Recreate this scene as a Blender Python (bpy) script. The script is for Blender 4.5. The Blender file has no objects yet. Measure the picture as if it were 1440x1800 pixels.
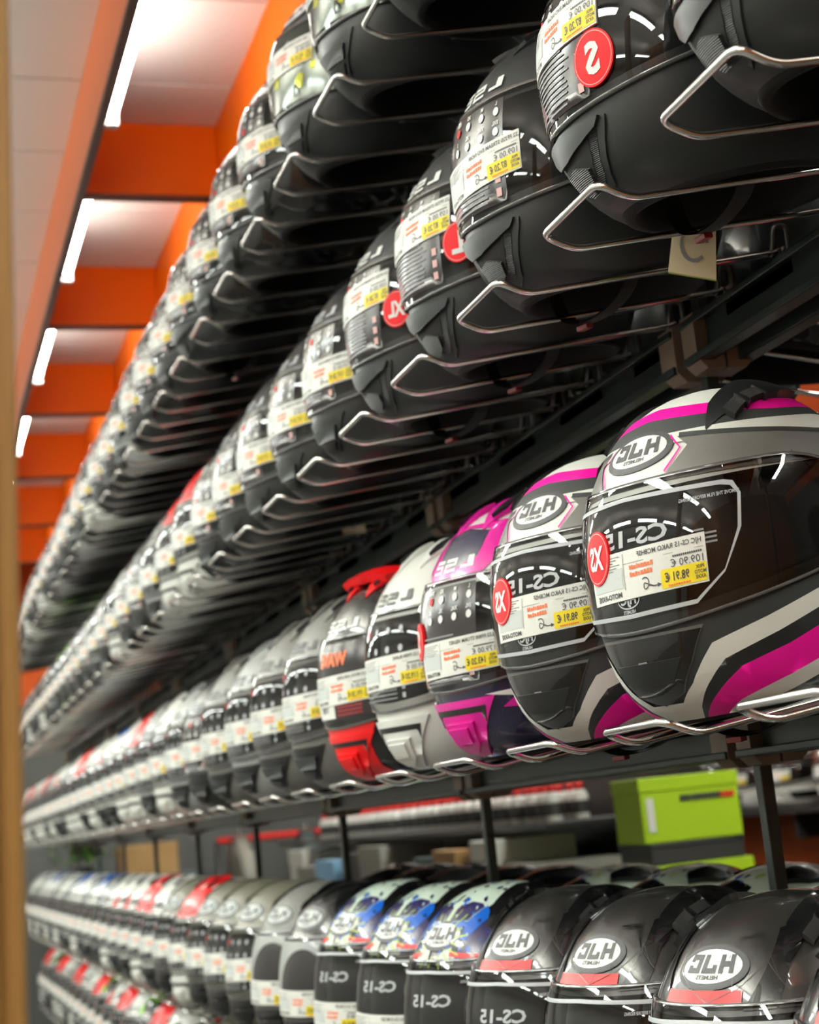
import bpy, bmesh, math, random
import numpy as np
from mathutils import Vector, Matrix, geometry
random.seed(7)
SC = bpy.context.scene
COL = SC.collection
EYE = 1.45                                   # camera height above the floor

# ------------------------------------------------------------------ camera, world, exposure
cam = bpy.data.cameras.new('camera'); co = bpy.data.objects.new('camera', cam); COL.objects.link(co)
_f = 2884.0; _v1 = (-900.0, 630.0); _h = 0.10
_k = _f*_f/(630-900*_h); _v2 = (-_h*_k, -_k)
_A = Vector((_v1[0], _v1[1], _f)).normalized(); _U = Vector((_v2[0], _v2[1], _f)).normalized()
_N = _A.cross(_U).normalized()
if _N.x < 0: _N = -_N
# rows: world axes expressed in camera coords (x right, y down, z forward)
right = Vector((_N.x, _A.x, _U.x)); down = Vector((_N.y, _A.y, _U.y)); fwd = Vector((_N.z, _A.z, _U.z))
co.matrix_world = Matrix(((right.x, -down.x, -fwd.x, 0), (right.y, -down.y, -fwd.y, 0), (right.z, -down.z, -fwd.z, EYE), (0, 0, 0, 1)))
cam.sensor_fit = 'HORIZONTAL'; cam.sensor_width = 36.0; cam.lens = _f/1440*36
cam.clip_start = 0.05; cam.clip_end = 100
cam.dof.use_dof = True; cam.dof.focus_distance = 1.66; cam.dof.aperture_fstop = 8.0
SC.camera = co
w = bpy.data.worlds.new('World'); SC.world = w; w.use_nodes = True
w.node_tree.nodes['Background'].inputs[0].default_value = (1.0, 0.96, 0.9, 1)
w.node_tree.nodes['Background'].inputs[1].default_value = 0.05
SC.view_settings.view_transform = 'Standard'; SC.view_settings.look = 'None'
SC.view_settings.exposure = 0.12; SC.view_settings.gamma = 1.0; SC.view_settings.use_curve_mapping = False
SC.cycles.use_denoising = True
SC.cycles.max_bounces = 8; SC.cycles.transparent_max_bounces = 16
SC.cycles.caustics_reflective = False; SC.cycles.caustics_refractive = False
SC.cycles.sample_clamp_indirect = 4.0

# ------------------------------------------------------------------ materials
def srgb(r, g, b): 
    c = lambda v: (v/255/12.92) if v/255 <= 0.04045 else ((v/255+0.055)/1.055)**2.4
    return (c(r), c(g), c(b))
MATS = {}
def mat(name, col, rough=0.5, metal=0.0, coat=0.0, emit=None, es=1.0, noise=0.0, nscale=60, bump=0.0, spec=0.5):
    m = bpy.data.materials.new(name); m.use_nodes = True; nt = m.node_tree; b = nt.nodes['Principled BSDF']
    b.inputs['Base Color'].default_value = (*col, 1); b.inputs['Roughness'].default_value = rough
    b.inputs['Metallic'].default_value = metal; b.inputs['Coat Weight'].default_value = coat
    b.inputs['Coat Roughness'].default_value = 0.03; b.inputs['Specular IOR Level'].default_value = spec
    if emit: b.inputs['Emission Color'].default_value = (*emit, 1); b.inputs['Emission Strength'].default_value = es
    if noise or bump:
        tc = nt.nodes.new('ShaderNodeTexCoord'); nz = nt.nodes.new('ShaderNodeTexNoise'); nz.inputs['Scale'].default_value = nscale
        nz.inputs['Detail'].default_value = 4
        nt.links.new(tc.outputs['Object'], nz.inputs['Vector'])
        if noise:
            mx = nt.nodes.new('ShaderNodeMix'); mx.data_type = 'RGBA'
            mx.inputs[6].default_value = (*[c*(1-noise) for c in col], 1); mx.inputs[7].default_value = (*[min(1, c*(1+noise)) for c in col], 1)
            nt.links.new(nz.outputs['Fac'], mx.inputs[0]); nt.links.new(mx.outputs[2], b.inputs['Base Color'])
        if bump:
            bp = nt.nodes.new('ShaderNodeBump'); bp.inputs['Strength'].default_value = bump; bp.inputs['Distance'].default_value = 0.002
            nt.links.new(nz.outputs['Fac'], bp.inputs['Height']); nt.links.new(bp.outputs['Normal'], b.inputs['Normal'])
    MATS[name] = m; return m
def glass_mat(name, tint, ior=1.5):
    m = bpy.data.materials.new(name); m.use_nodes = True; nt = m.node_tree
    for n in list(nt.nodes): nt.nodes.remove(n)
    o = nt.nodes.new('ShaderNodeOutputMaterial'); t = nt.nodes.new('ShaderNodeBsdfTransparent'); g = nt.nodes.new('ShaderNodeBsdfGlossy')
    fr = nt.nodes.new('ShaderNodeFresnel'); fr.inputs['IOR'].default_value = ior; mx = nt.nodes.new('ShaderNodeMixShader')
    t.inputs['Color'].default_value = (*tint, 1); g.inputs['Roughness'].default_value = 0.015; g.inputs['Color'].default_value = (1, 1, 1, 1)
    nt.links.new(fr.outputs[0], mx.inputs[0]); nt.links.new(t.outputs[0], mx.inputs[1]); nt.links.new(g.outputs[0], mx.inputs[2])
    nt.links.new(mx.outputs[0], o.inputs[0]); MATS[name] = m; return m

mat('matte_black', srgb(27, 30, 31), 0.42, noise=0.1, nscale=300)
mat('satin_black', srgb(28, 29, 30), 0.3)
mat('gloss_black', srgb(14, 14, 15), 0.25, coat=0.7, spec=0.3)
mat('vent_black', srgb(22, 23, 24), 0.35)
mat('liner', srgb(10, 9, 9), 0.9)
mat('white_paint', srgb(222, 222, 216), 0.3, coat=0.5)
mat('satin_white', srgb(226, 226, 218), 0.42)
mat('grey_paint', srgb(106, 105, 101), 0.42)
mat('fade_grey', srgb(100, 98, 94), 0.45, noise=0.12, nscale=500)
mat('dark_grey', srgb(46, 49, 49), 0.55, spec=0.35)
mat('mid_grey', srgb(150, 152, 150), 0.4, coat=0.3)
mat('khaki', srgb(104, 102, 88), 0.4, coat=0.4)
mat('pink', srgb(246, 10, 158), 0.4)
mat('magenta', srgb(214, 22, 148), 0.25, coat=0.6)
mat('navy', srgb(22, 18, 52), 0.25, coat=0.6)
mat('red', srgb(228, 14, 20), 0.35, coat=0.3)
mat('red_matte', srgb(224, 20, 28), 0.5, spec=0.25)
mat('blue', srgb(22, 92, 190), 0.25, coat=0.7)
mat('deep_blue', srgb(26, 22, 74), 0.25, coat=0.7)
mat('pale_mint', srgb(206, 222, 206), 0.25, coat=0.7)
mat('lime', srgb(176, 200, 60), 0.3, coat=0.6)
mat('hivis', srgb(150, 230, 30), 0.4)
mat('web_line', srgb(40, 36, 34), 0.3, coat=1.0)
mat('carbon_grey', srgb(34, 33, 31), 0.3, coat=0.7)
mat('ink', srgb(48, 48, 50), 0.5)
mat('ink_grey', srgb(128, 128, 130), 0.5)
mat('print_grey', srgb(176, 178, 180), 0.45)
mat('print_white', srgb(228, 228, 224), 0.45)
mat('paper', srgb(226, 225, 218), 0.5)
mat('paper_grey', srgb(196, 200, 198), 0.5)
mat('yellow', srgb(240, 214, 20), 0.5)
mat('orange_ink', srgb(236, 112, 60), 0.5)
mat('sheet_black', srgb(24, 21, 22), 0.25)
mat('dark_red', srgb(120, 24, 30), 0.4)
mat('mirror_film', srgb(84, 88, 84), 0.14, metal=0.9)
mat('film_olive', srgb(150, 150, 40), 0.15, metal=0.4)
mat('film_grey', srgb(120, 124, 126), 0.3)
mat('chrome', (0.78, 0.76, 0.73), 0.14, metal=1.0)
mat('screw', (0.75, 0.72, 0.66), 0.2, metal=1.0)
mat('rack_black', srgb(44, 52, 50), 0.32, metal=0.3)
mat('bracket_brown', srgb(120, 104, 90), 0.4)
mat('strap', srgb(20, 20, 21), 0.8)
mat('clip_steel', (.12, .12, .12), 0.35, metal=0.8)
glass_mat('visor_clear', (0.93, 0.93, 0.93))
glass_mat('visor_smoke', (0.55, 0.52, 0.5))
glass_mat('film_clear', (0.92, 0.90, 0.90))

# ------------------------------------------------------------------ mesh helpers
class PM:
    """collects faces with material names, becomes ONE mesh"""
    def __init__(s): s.v = []; s.f = []; s.m = []; s.mats = []; s.smooth = []
    def mi(s, name):
        if name not in s.mats: s.mats.append(name)
        return s.mats.index(name)
    def add(s, verts, faces, m, smooth=True):
        o = len(s.v); s.v.extend([tuple(p) for p in verts]); k = s.mi(m)
        for f in faces: s.f.append(tuple(i+o for i in f)); s.m.append(k); s.smooth.append(smooth)
    def mesh(s, name):
        me = bpy.data.meshes.new(name); me.from_pydata(s.v, [], s.f)
        for n in s.mats: me.materials.append(MATS[n])
        me.polygons.foreach_set('material_index', s.m); me.polygons.foreach_set('use_smooth', s.smooth); me.update()
        return me
    def box(s, x0, x1, y0, y1, z0, z1, m, bev=0.0):
        if bev <= 0:
            v = [(x, y, z) for x in (x0, x1) for y in (y0, y1) for z in (z0, z1)]
            f = [(0, 1, 3, 2), (4, 6, 7, 5), (0, 4, 5, 1), (2, 3, 7, 6), (0, 2, 6, 4), (1, 5, 7, 3)]
            s.add(v, f, m, False); return
        bm = bmesh.new(); bmesh.ops.create_cube(bm, size=1)
        for p in bm.verts: p.co = Vector(((x0+x1)/2+p.co.x*(x1-x0), (y0+y1)/2+p.co.y*(y1-y0), (z0+z1)/2+p.co.z*(z1-z0)))
        bmesh.ops.bevel(bm, geom=bm.edges[:], offset=bev, segments=2, affect='EDGES', profile=0.6)
        s.bm(bm, m, False)
    def bm(s, bm, m, smooth=True):
        bm.verts.index_update(); s.add([p.co[:] for p in bm.verts], [[q.index for q in f.verts] for f in bm.faces], m, smooth); bm.free()
    def tube(s, pts, r, m, n=8, caps=True):
        pts = [Vector(p) for p in pts]; rings = []; up = Vector((0, 0, 1)); prev = None
        for i, p in enumerate(pts):
            t = (pts[min(i+1, len(pts)-1)]-pts[max(i-1, 0)]).normalized()
            a = prev-t*prev.dot(t) if prev else (up.cross(t) if abs(t.z) < 0.95 else Vector((1, 0, 0)).cross(t))
            a.normalize(); prev = a; b = t.cross(a)
            rr = r[i] if isinstance(r, (list, tuple)) else r
            rings.append([p+(a*math.cos(2*math.pi*k/n)+b*math.sin(2*math.pi*k/n))*rr for k in range(n)])
        v = [q for ring in rings for q in ring]; f = []
        for i in range(len(pts)-1):
            for k in range(n): f.append((i*n+k, i*n+(k+1) % n, (i+1)*n+(k+1) % n, (i+1)*n+k))
        if caps: f.append(tuple(range(n-1, -1, -1))); f.append(tuple((len(pts)-1)*n+k for k in range(n)))
        s.add(v, f, m)
    def lathe(s, prof, m, n=16, at=(0, 0, 0)):
        v = []; f = []
        for r, z in prof:
            for k in range(n): a = 2*math.pi*k/n; v.append((at[0]+r*math.cos(a), at[1]+r*math.sin(a), at[2]+z))
        for i in range(len(prof)-1):
            for k in range(n): f.append((i*n+k, i*n+(k+1) % n, (i+1)*n+(k+1) % n, (i+1)*n+k))
        f.append(tuple(range(n-1, -1, -1))); f.append(tuple((len(prof)-1)*n+k for k in range(n)))
        s.add(v, f, m)
def smooth_path(pts, rad=0.02, seg=5):
    """polyline with rounded corners"""
    pts = [Vector(p) for p in pts]; out = [pts[0]]
    for i in range(1, len(pts)-1):
        a, b, c = pts[i-1], pts[i], pts[i+1]
        ra = min(rad, (a-b).length*0.45, (c-b).length*0.45); p = b+(a-b).normalized()*ra; q = b+(c-b).normalized()*ra
        for k in range(seg+1): t = k/seg; out.append(p*(1-t)**2+b*2*t*(1-t)+q*t*t)
    out.append(pts[-1]); return out
def link(name, me, parent=None, label=None, cat=None, group=None, kind=None):
    o = bpy.data.objects.new(name, me); COL.objects.link(o)
    if parent: o.parent = parent
    if label: o['label'] = label
    if cat: o['category'] = cat
    if group: o['group'] = group
    if kind: o['kind'] = kind
    return o
def empty(name, loc, rot=(0, 0, 0), label=None, cat=None, group=None):
    o = link(name, None, None, label, cat, group); o.location = loc; o.rotation_euler = rot; o.empty_display_size = 0.05; return o
def one(name, build, parent=None, **kw):
    p = PM(); build(p); return link(name, p.mesh(name), parent, **kw)

# ------------------------------------------------------------------ room shell
ZT = EYE+2.03; ZB = EYE+1.80
tile_m = mat('ceiling_tile', srgb(236, 226, 218), 0.85, noise=0.05, nscale=90, bump=0.1)
mat('ceiling_grid', srgb(150, 138, 128), 0.6)
mat('orange_board', srgb(252, 116, 0), 0.45, noise=0.03, nscale=8, spec=0.3)
mat('orange_board_dim', srgb(200, 96, 40), 0.3, noise=0.05, nscale=6)  # darker copy of the board orange; its dull reflecting face is painted in
mat('orange_wall', srgb(240, 100, 20), 0.6, noise=0.04, nscale=5)
mat('brown_trim', srgb(96, 50, 34), 0.35)
mat('floor_grey', srgb(74, 72, 69), 0.35, noise=0.12, nscale=6)
mat('wall_white', srgb(204, 203, 198), 0.7, noise=0.03, nscale=4)
mat('wall_grey', srgb(120, 120, 118), 0.7, noise=0.05, nscale=4)
mat('wall_dark', srgb(78, 80, 78), 0.6, noise=0.1, nscale=4)
mat('brown_wall', srgb(138, 84, 40), 0.6, noise=0.05, nscale=4)
mat('rust_panel', srgb(206, 92, 28), 0.6, noise=0.05, nscale=4)
X0, X1, Y0, Y1 = -3.2, 4.4, -3.0, 11.4
one('floor', lambda p: p.box(X0, X1, Y0, Y1, -0.05, 0, 'floor_grey'), kind='structure')
one('wall_left', lambda p: p.box(X0-0.1, X0, Y0, Y1, 0, ZT+0.1, 'wall_white'), kind='structure')
one('wall_right', lambda p: (p.box(X1, X1+0.1, Y0, Y1, 0, EYE+1.75, 'wall_dark'), p.box(X1, X1+0.1, Y0, Y1, EYE+1.75, ZT+0.1, 'orange_wall'), p.box(X1-0.02, X1, 5.6, 8.6, .9, EYE+.5, 'rust_panel')), kind='structure')
one('wall_far', lambda p: (p.box(X0, 0.5, Y1, Y1+0.1, 0, ZT+0.1, 'wall_white'), p.box(0.5, X1, Y1, Y1+0.1, 0, EYE+1.0, 'wall_dark'), p.box(0.5, X1, Y1-.02, Y1+0.1, EYE+1.0, ZT+0.1, 'orange_wall')), kind='structure')
one('wall_near', lambda p: p.box(X0, X1, Y0-0.1, Y0, 0, ZT+0.1, 'brown_wall'), kind='structure')
ceiling = one('ceiling', lambda p: p.box(X0, X1, Y0, Y1, ZT+0.012, ZT+0.1, 'ceiling_grid'), kind='structure')
tp = PM(); tp.box(-0.594, 0.594, -0.23, 0.23, -0.001, 0.0125, 'ceiling_tile', 0.003); tile_me = tp.mesh('ceiling_tile')
xs = [-2.44+1.2*i for i in range(6)]; ys = [Y0+0.3+0.472*i for i in range(30)]
for i, x in enumerate(xs):
    for y in ys:
        t = link('ceiling_tile', tile_me, ceiling); t.location = (x, y, ZT)
# lengthwise orange boards hanging under the ceiling and the cross boards between them
def board(name, x0, x1, y0, y1, label, group, m='orange_board'):
    r = empty(name, ((x0+x1)/2, (y0+y1)/2, ZB), label=label, cat='ceiling beam', group=group)
    cx, cy = r.location.x, r.location.y
    one('board', lambda p: p.box(x0-cx, x1-cx, y0-cy, y1-cy, 0.014, ZT-ZB+0.004, m, 0.002), r)
    one('bottom_trim', lambda p: p.box(x0-cx-0.002, x1-cx+0.002, y0-cy-0.002, y1-cy+0.002, 0, 0.014, 'brown_trim', 0.002), r, label='dark brown edge strip')
    return r
board('ceiling_beam', 0.552, 0.572, -2.9, Y1-0.01, 'long orange board under the ceiling carrying the light tubes on its right side', None, 'orange_board_dim')
board('ceiling_beam', 0.962, 0.986, -2.9, Y1-0.01, 'long orange board under the ceiling directly above the helmet rack', None)
board('ceiling_beam', 1.56, 1.584, -2.9, Y1-0.01, 'long orange board under the ceiling behind the helmet rack', None)
ordn = ['first', 'second', 'third', 'fourth', 'fifth', 'sixth', 'seventh', 'eighth', 'ninth', 'tenth', 'eleventh', 'twelfth', 'thirteenth', 'fourteenth', 'fifteenth',
        'sixteenth', 'seventeenth', 'eighteenth', 'nineteenth', 'twentieth', 'twenty-first', 'twenty-second', 'twenty-third', 'twenty-fourth', 'twenty-fifth', 'twenty-sixth', 'twenty-seventh',
        'twenty-eighth', 'twenty-ninth', 'thirtieth', 'thirty-first', 'thirty-second', 'thirty-third', 'thirty-fourth']
CB = [4.40-1.195*k for k in (4, 3, 2, 1)]+[4.40+1.195*k for k in range(6)]
for k, y in enumerate(CB):
    where = f'{ordn[k-4]} one in view' if k >= 4 else f'{ordn[3-k]} behind the visible ones'
    board('cross_beam', 0.575, 0.961, y, y+0.024, 'orange cross board over the aisle side of the rack, '+where, 'cross boards on the aisle side')
    board('cross_beam', 0.987, 1.559, y, y+0.024, 'orange cross board above the back of the rack, '+where, 'cross boards behind the rack')
# fluorescent tubes along the left long board
mat('tube_glow', (1, 1, 1), 0.4, emit=(1.0, 0.99, 0.95), es=36.0)
mat('lamp_white', srgb(236, 234, 230), 0.5)
def tube_lamp(y0, y1, label):
    r = empty('tube_light', (0.60, (y0+y1)/2, ZB+0.05), label=label, cat='light', group='light tubes along the long orange board')
    h = (y1-y0)/2
    one('tube', lambda p: p.tube([(0, -h+0.02, 0), (0, h-0.02, 0)], 0.013, 'tube_glow', 10), r)
    one('housing', lambda p: p.box(-0.025, -0.012, -h, h, -0.012, 0.03, 'lamp_white', 0.002), r)
    for s in (-1, 1):
        one('end_holder', lambda p: p.box(-0.022, 0.016, s*h-0.014, s*h+0.014, -0.03, 0.02, 'lamp_white', 0.003), r)
for k, y in enumerate(CB[:-1]):
    nm = f'white fluorescent tube on the long orange ceiling board, {ordn[k-2]} of the visible ones' if k >= 2 else f'white fluorescent tube on the long orange ceiling board, {ordn[1-k]} one behind the visible ones'
    tube_lamp(y+0.05, y+0.77, nm)
# ceiling light panels over the aisle (each: housing + diffuser + its own area lamp)
mat('panel_glow', (1, 1, 1), 0.5, emit=(0.93, 1.0, 0.95), es=10.0)
def panel_lamp(x, y, sx, sy, label, power):
    """hanging strip light: glows downwards, with an added upward lamp to brighten the ceiling"""
    r = empty('ceiling_light', (x, y, ZT-0.30), label=label, cat='light', group='hanging strip lights over the aisles')
    one('housing', lambda p: p.box(-sx/2-0.02, sx/2+0.02, -sy/2-0.02, sy/2+0.02, 0, 0.045, 'lamp_white', 0.004), r)
    one('diffuser', lambda p: p.box(-sx/2, sx/2, -sy/2, sy/2, -0.006, 0.002, 'panel_glow', 0.001), r)
    for q in (-.4, .4): one('wire', lambda p: p.tube([(0, q*sy, 0.045), (0, q*sy, 0.30)], .0015, 'chrome', 5), r)
    for up in (0, 1):
        l = bpy.data.lights.new('strip_lamp', 'AREA'); l.shape = 'RECTANGLE'; l.size = sx; l.size_y = sy; l.energy = power*(2.8 if up else 1); l.color = (0.92, 1.0, 0.93)
        lo = bpy.data.objects.new('strip_lamp', l); COL.objects.link(lo); lo.parent = r; lo.location = (0, 0, 0.05 if up else -0.01)
        if up: lo.rotation_euler = (math.pi, 0, 0)  # upward lamp is added to lift the ceiling brightness
pi_ = 0
for y in (-2.1, -0.5, 1.1, 2.7, 4.3, 5.9, 7.5, 9.1):
    panel_lamp(-0.75, y, 0.16, 1.15, f'hanging white strip light over the aisle, {ordn[pi_]} from the near wall', 15)
    panel_lamp(-2.2, y, 0.16, 1.15, f'unseen strip light added beside the left wall, {ordn[pi_]} from the near wall', 15); pi_ += 1  # second row, added to brighten the visor reflections
for y in (-0.5, 2.7, 5.9, 9.1):
    panel_lamp(2.4, y, 0.30, 1.1, f'hanging white strip light over the aisle behind the rack, {ordn[(int((y+0.5)/3.2+0.1))]} from the near wall', 34)

# ------------------------------------------------------------------ helmet surface
#  z, front, back, half width, chin pinch      (x forward, y left, z up; z = 0 at the rim)
PROF = [(.2695, .0, .0, .0, 0), (.2675, .026, .030, .026, 0), (.261, .052, .058, .050, 0), (.249, .078, .086, .073, 0), (.232, .101, .111, .094, 0),
        (.207, .124, .134, .112, 0), (.178, .142, .152, .123, 0), (.145, .154, .162, .128, .02), (.110, .161, .163, .129, .05), (.080, .164, .159, .127, .09),
        (.052, .163, .150, .121, .14), (.028, .155, .138, .112, .17), (.010, .138, .127, .101, .18), (.000, .121, .116, .091, .18)]
_t = np.linspace(0, len(PROF)-1, 400); _P = np.array(PROF)
def _cr(col):
    y = _P[:, col]; n = len(y); out = []
    for t in _t:
        i = min(int(t), n-2); u = t-i; p0 = y[max(i-1, 0)]; p1 = y[i]; p2 = y[i+1]; p3 = y[min(i+2, n-1)]
        if i == 0: out.append(p1+(p2-p1)*u); continue
        out.append(0.5*((2*p1)+(-p0+p2)*u+(2*p0-5*p1+4*p2-p3)*u*u+(-p0+3*p1-3*p2+p3)*u**3))
    return np.array(out)
_TZ = _cr(0)[::-1]; _TF = _cr(1)[::-1]; _TB = _cr(2)[::-1]; _TW = _cr(3)[::-1]; _TP = _cr(4)[::-1]
def S0(th, z):
    f = np.interp(z, _TZ, _TF); b = np.interp(z, _TZ, _TB); wd = np.interp(z, _TZ, _TW); pn = np.interp(z, _TZ, _TP)
    c, s = math.cos(th), math.sin(th); e = 2/2.12
    x = (f if c > 0 else b)*math.copysign(abs(c)**e, c); y = wd*math.copysign(abs(s)**e, s)*(1-pn*max(c, 0)**2)
    return Vector((x, y, z))
def SN(th, z):
    z = max(0.0, min(z, 0.2680)); d = 0.003
    a = S0(th+0.02, z)-S0(th-0.02, z); zz0, zz1 = max(z-d, 0), min(z+d, 0.2688); b = S0(th, zz1)-S0(th, zz0)
    n = a.cross(b)
    return n.normalized() if n.length > 1e-12 else Vector((0, 0, 1))
UR = 0.15
def wrap(u, z, off): th = u/UR; return S0(th, max(0, min(z, .2690)))+SN(th, z)*off
def top(x, y, off):
    lo, hi = 0.03, 0.2695
    for _ in range(26):
        m = (lo+hi)/2; f = np.interp(m, _TZ, _TF) if x > 0 else np.interp(m, _TZ, _TB); wd = np.interp(m, _TZ, _TW)
        if (x/max(f, 1e-6))**2+(y/max(wd, 1e-6))**2 > 1: hi = m
        else: lo = m
    f = np.interp(lo, _TZ, _TF) if x > 0 else np.interp(lo, _TZ, _TB); wd = np.interp(lo, _TZ, _TW)
    th = math.atan2(y/max(wd, 1e-6), x/max(f, 1e-6)); return S0(th, lo)+SN(th, lo)*off
def side(x, z, off):                          # project from the left side (+y)
    f = np.interp(z, _TZ, _TF); b = np.interp(z, _TZ, _TB); r = x/(f if x > 0 else b); r = max(-0.999, min(0.999, r))
    th = math.acos(math.copysign(abs(r)**(2.12/2), r)); return S0(th, z)+SN(th, z)*off
def flat_bm(polys, step):
    """polys: list of loops (first outer, rest holes) -> flat refined bmesh"""
    bm = bmesh.new(); loops = [[Vector((p[0], p[1], 0)) for p in l] for l in polys]
    flat = [p for l in loops for p in l]; vs = [bm.verts.new(p) for p in flat]
    for t in geometry.tessellate_polygon(loops):
        try: bm.faces.new([vs[i] for i in t])
        except ValueError: pass
    return refine(bm, step)
def refine(bm, step):
    if step and bm.verts:
        for ax in (0, 1):
            lo = min(v.co[ax] for v in bm.verts); hi = max(v.co[ax] for v in bm.verts)
            k = math.floor(lo/step)+1
            while k*step < hi-1e-6:
                co_ = Vector((0, 0, 0)); co_[ax] = k*step; no = Vector((0, 0, 0)); no[ax] = 1
                bmesh.ops.bisect_plane(bm, geom=bm.verts[:]+bm.edges[:]+bm.faces[:], plane_co=co_, plane_no=no); k += 1
    return bm
def decal(pm, polys, m, off=0.0006, surf=wrap, step=0.012, skirt=None, lift=None):
    if skirt is None and off < .0012: off += .0007          # flat print clears the facets of the shell
    bm = flat_bm(polys, step) if not isinstance(polys, bmesh.types.BMesh) else polys
    bm.verts.index_update(); src = [(v.co.x, v.co.y) for v in bm.verts]
    vs = [surf(u, v, off if lift is None else lift(u, v)) for u, v in src]; fs = []
    if not fs:
        for f in bm.faces: fs.append([q.index for q in f.verts])
    if fs:                                       # orientation: make normals point outward
        f = fs[0]; n = (vs[f[1]]-vs[f[0]]).cross(vs[f[2]]-vs[f[0]]); c = vs[f[0]]-Vector((0, 0, 0.12))
        good = sum(1 if (vs[g[1]]-vs[g[0]]).cross(vs[g[2]]-vs[g[0]]).dot(vs[g[0]]-Vector((0, 0, .12))) > 0 else -1 for g in fs[:60])
        if good < 0: fs = [g[::-1] for g in fs]
    pm.add(vs, fs, m, True)
    if skirt is not None:
        for e in bm.edges:
            if len(e.link_faces) == 1:
                a, b = e.verts[0].index, e.verts[1].index
                q = [vs[a], vs[b], surf(*src[b], skirt), surf(*src[a], skirt)]
                n = (q[1]-q[0]).cross(q[2]-q[0]); cu = Vector((0, 0, 0))
                for g in e.link_faces: cu = cu+sum((vs[x.index] for x in g.verts), Vector())/len(g.verts)
                if n.dot((q[0]+q[1])/2-cu) < 0: q = q[::-1]
                pm.add(q, [(0, 1, 2, 3)], m, False)
    bm.free()
def ell(cx, cy, a, b, n=28, a0=0): return [(cx+a*math.cos(a0+2*math.pi*k/n), cy+b*math.sin(a0+2*math.pi*k/n)) for k in range(n)]
def rrect(x0, x1, y0, y1, r, n=4):
    o = []
    for cx, cy, s in ((x1-r, y1-r, 0), (x0+r, y1-r, 90), (x0+r, y0+r, 180), (x1-r, y0+r, 270)):
        for k in range(n+1): a = math.radians(s+90*k/n); o.append((cx+r*math.cos(a), cy+r*math.sin(a)))
    return o
def rect(x0, x1, y0, y1): return [(x0, y0), (x1, y0), (x1, y1), (x0, y1)]
def band(pts, wdt):                              # polyline ribbon
    L = []; R = []
    for i, p in enumerate(pts):
        a = Vector(pts[max(i-1, 0)]); b = Vector(pts[min(i+1, len(pts)-1)]); t = (b-a).normalized(); n = Vector((-t.y, t.x))*wdt/2
        L.append((p[0]+n.x, p[1]+n.y)); R.append((p[0]-n.x, p[1]-n.y))
    return L+R[::-1]
_TXT = {}
def text_bm(s, x, y, h, bold=0.0, mirror=True, squash=1.0, step=0.0, align='CENTER'):
    """the photograph shows all lettering reversed, so glyphs are flipped left-right"""
    key = (s, bold)
    if key not in _TXT:
        c = bpy.data.curves.new('t', 'FONT'); c.body = s; c.size = 1; c.offset = bold; c.space_character = 1.0+(.16 if bold > .05 else 0); c.resolution_u = 2; c.align_x = 'CENTER'
        o = bpy.data.objects.new('t', c); me = o.to_mesh(); 
        _TXT[key] = ([v.co.copy() for v in me.vertices], [list(p.vertices) for p in me.polygons]); o.to_mesh_clear()
        bpy.data.objects.remove(o); bpy.data.curves.remove(c)
    V, F = _TXT[key]; bm = bmesh.new(); k = h/0.70; sx = (-1 if mirror else 1)*k*squash
    if V and align != 'CENTER':
        mn = min(v.x*sx for v in V); mx = max(v.x*sx for v in V); x = x-mn if align == 'LEFT' else x-mx
    vs = [bm.verts.new((x+v.x*sx, y+v.y*k-h/2, 0)) for v in V]
    for f in F:
        try: bm.faces.new([vs[i] for i in (f[::-1] if mirror else f)])
        except ValueError: pass
    return refine(bm, step) if step else bm
def text(pm, s, x, y, h, m, off, bold=0.0, squash=1.0, surf=wrap, step=0.0, align='CENTER'):
    decal(pm, text_bm(s, x, y, h, bold, True, squash, step, align), m, off, surf)

def rise(th): return .034*min(1, abs(th)/1.7)**1.7
def warpz(th, z): return z+rise(th)*max(0, min((z-.02)/(.086-.02), (.165-z)/(.165-.086), 1))
VT, VB = .192, .078                             # visor top and bottom edge heights
def shell_mesh(k):
    pm = PM(); paint = k['paint']; chin = k.get('chin', paint); nC = 72
    zs = [.2695, .268, .2655, .261, .255, .245, .232, .217, .206, .197, .1865, .186, .165, .15, .135, .12, .105, .095, .0865, .086, .068, .052, .038, .026, .016, .008, .002, .0]
    ET, EB, ETH = .1862, .0862, 1.66
    rows = []; ins = lambda th, z: abs(th) < ETH and EB < z < ET
    for z in zs:
        row = []
        for c in range(nC):
            th = -math.pi+2*math.pi*c/nC; zo = z; z = warpz(th, z) if abs(th) < 1.75 else warpz(1.75*max(0, (math.pi-abs(th))/(math.pi-1.75)), z); p = S0(th, z)
            if ins(th, zo): n = SN(th, z); p = p-n*0.018
            row.append(p); z = zo
        rows.append(row)
    v = [p for r in rows for p in r]
    fp = []; fl = []; fc = []
    for i in range(len(zs)-1):
        zm = (zs[i]+zs[i+1])/2
        for c in range(nC):
            th = -math.pi+2*math.pi*(c+0.5)/nC; q = (i*nC+c, (i+1)*nC+c, (i+1)*nC+(c+1) % nC, i*nC+(c+1) % nC)
            if abs(th) < ETH+0.05 and EB-0.0004 < zm < ET+0.0004: fl.append(q)
            elif zm < EB and chin != paint: fc.append(q)
            else: fp.append(q)
    pm.add(v, fp, paint)
    if fl: pm.add(v, fl, 'liner')
    if fc: pm.add(v, fc, chin)
    return pm
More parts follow.
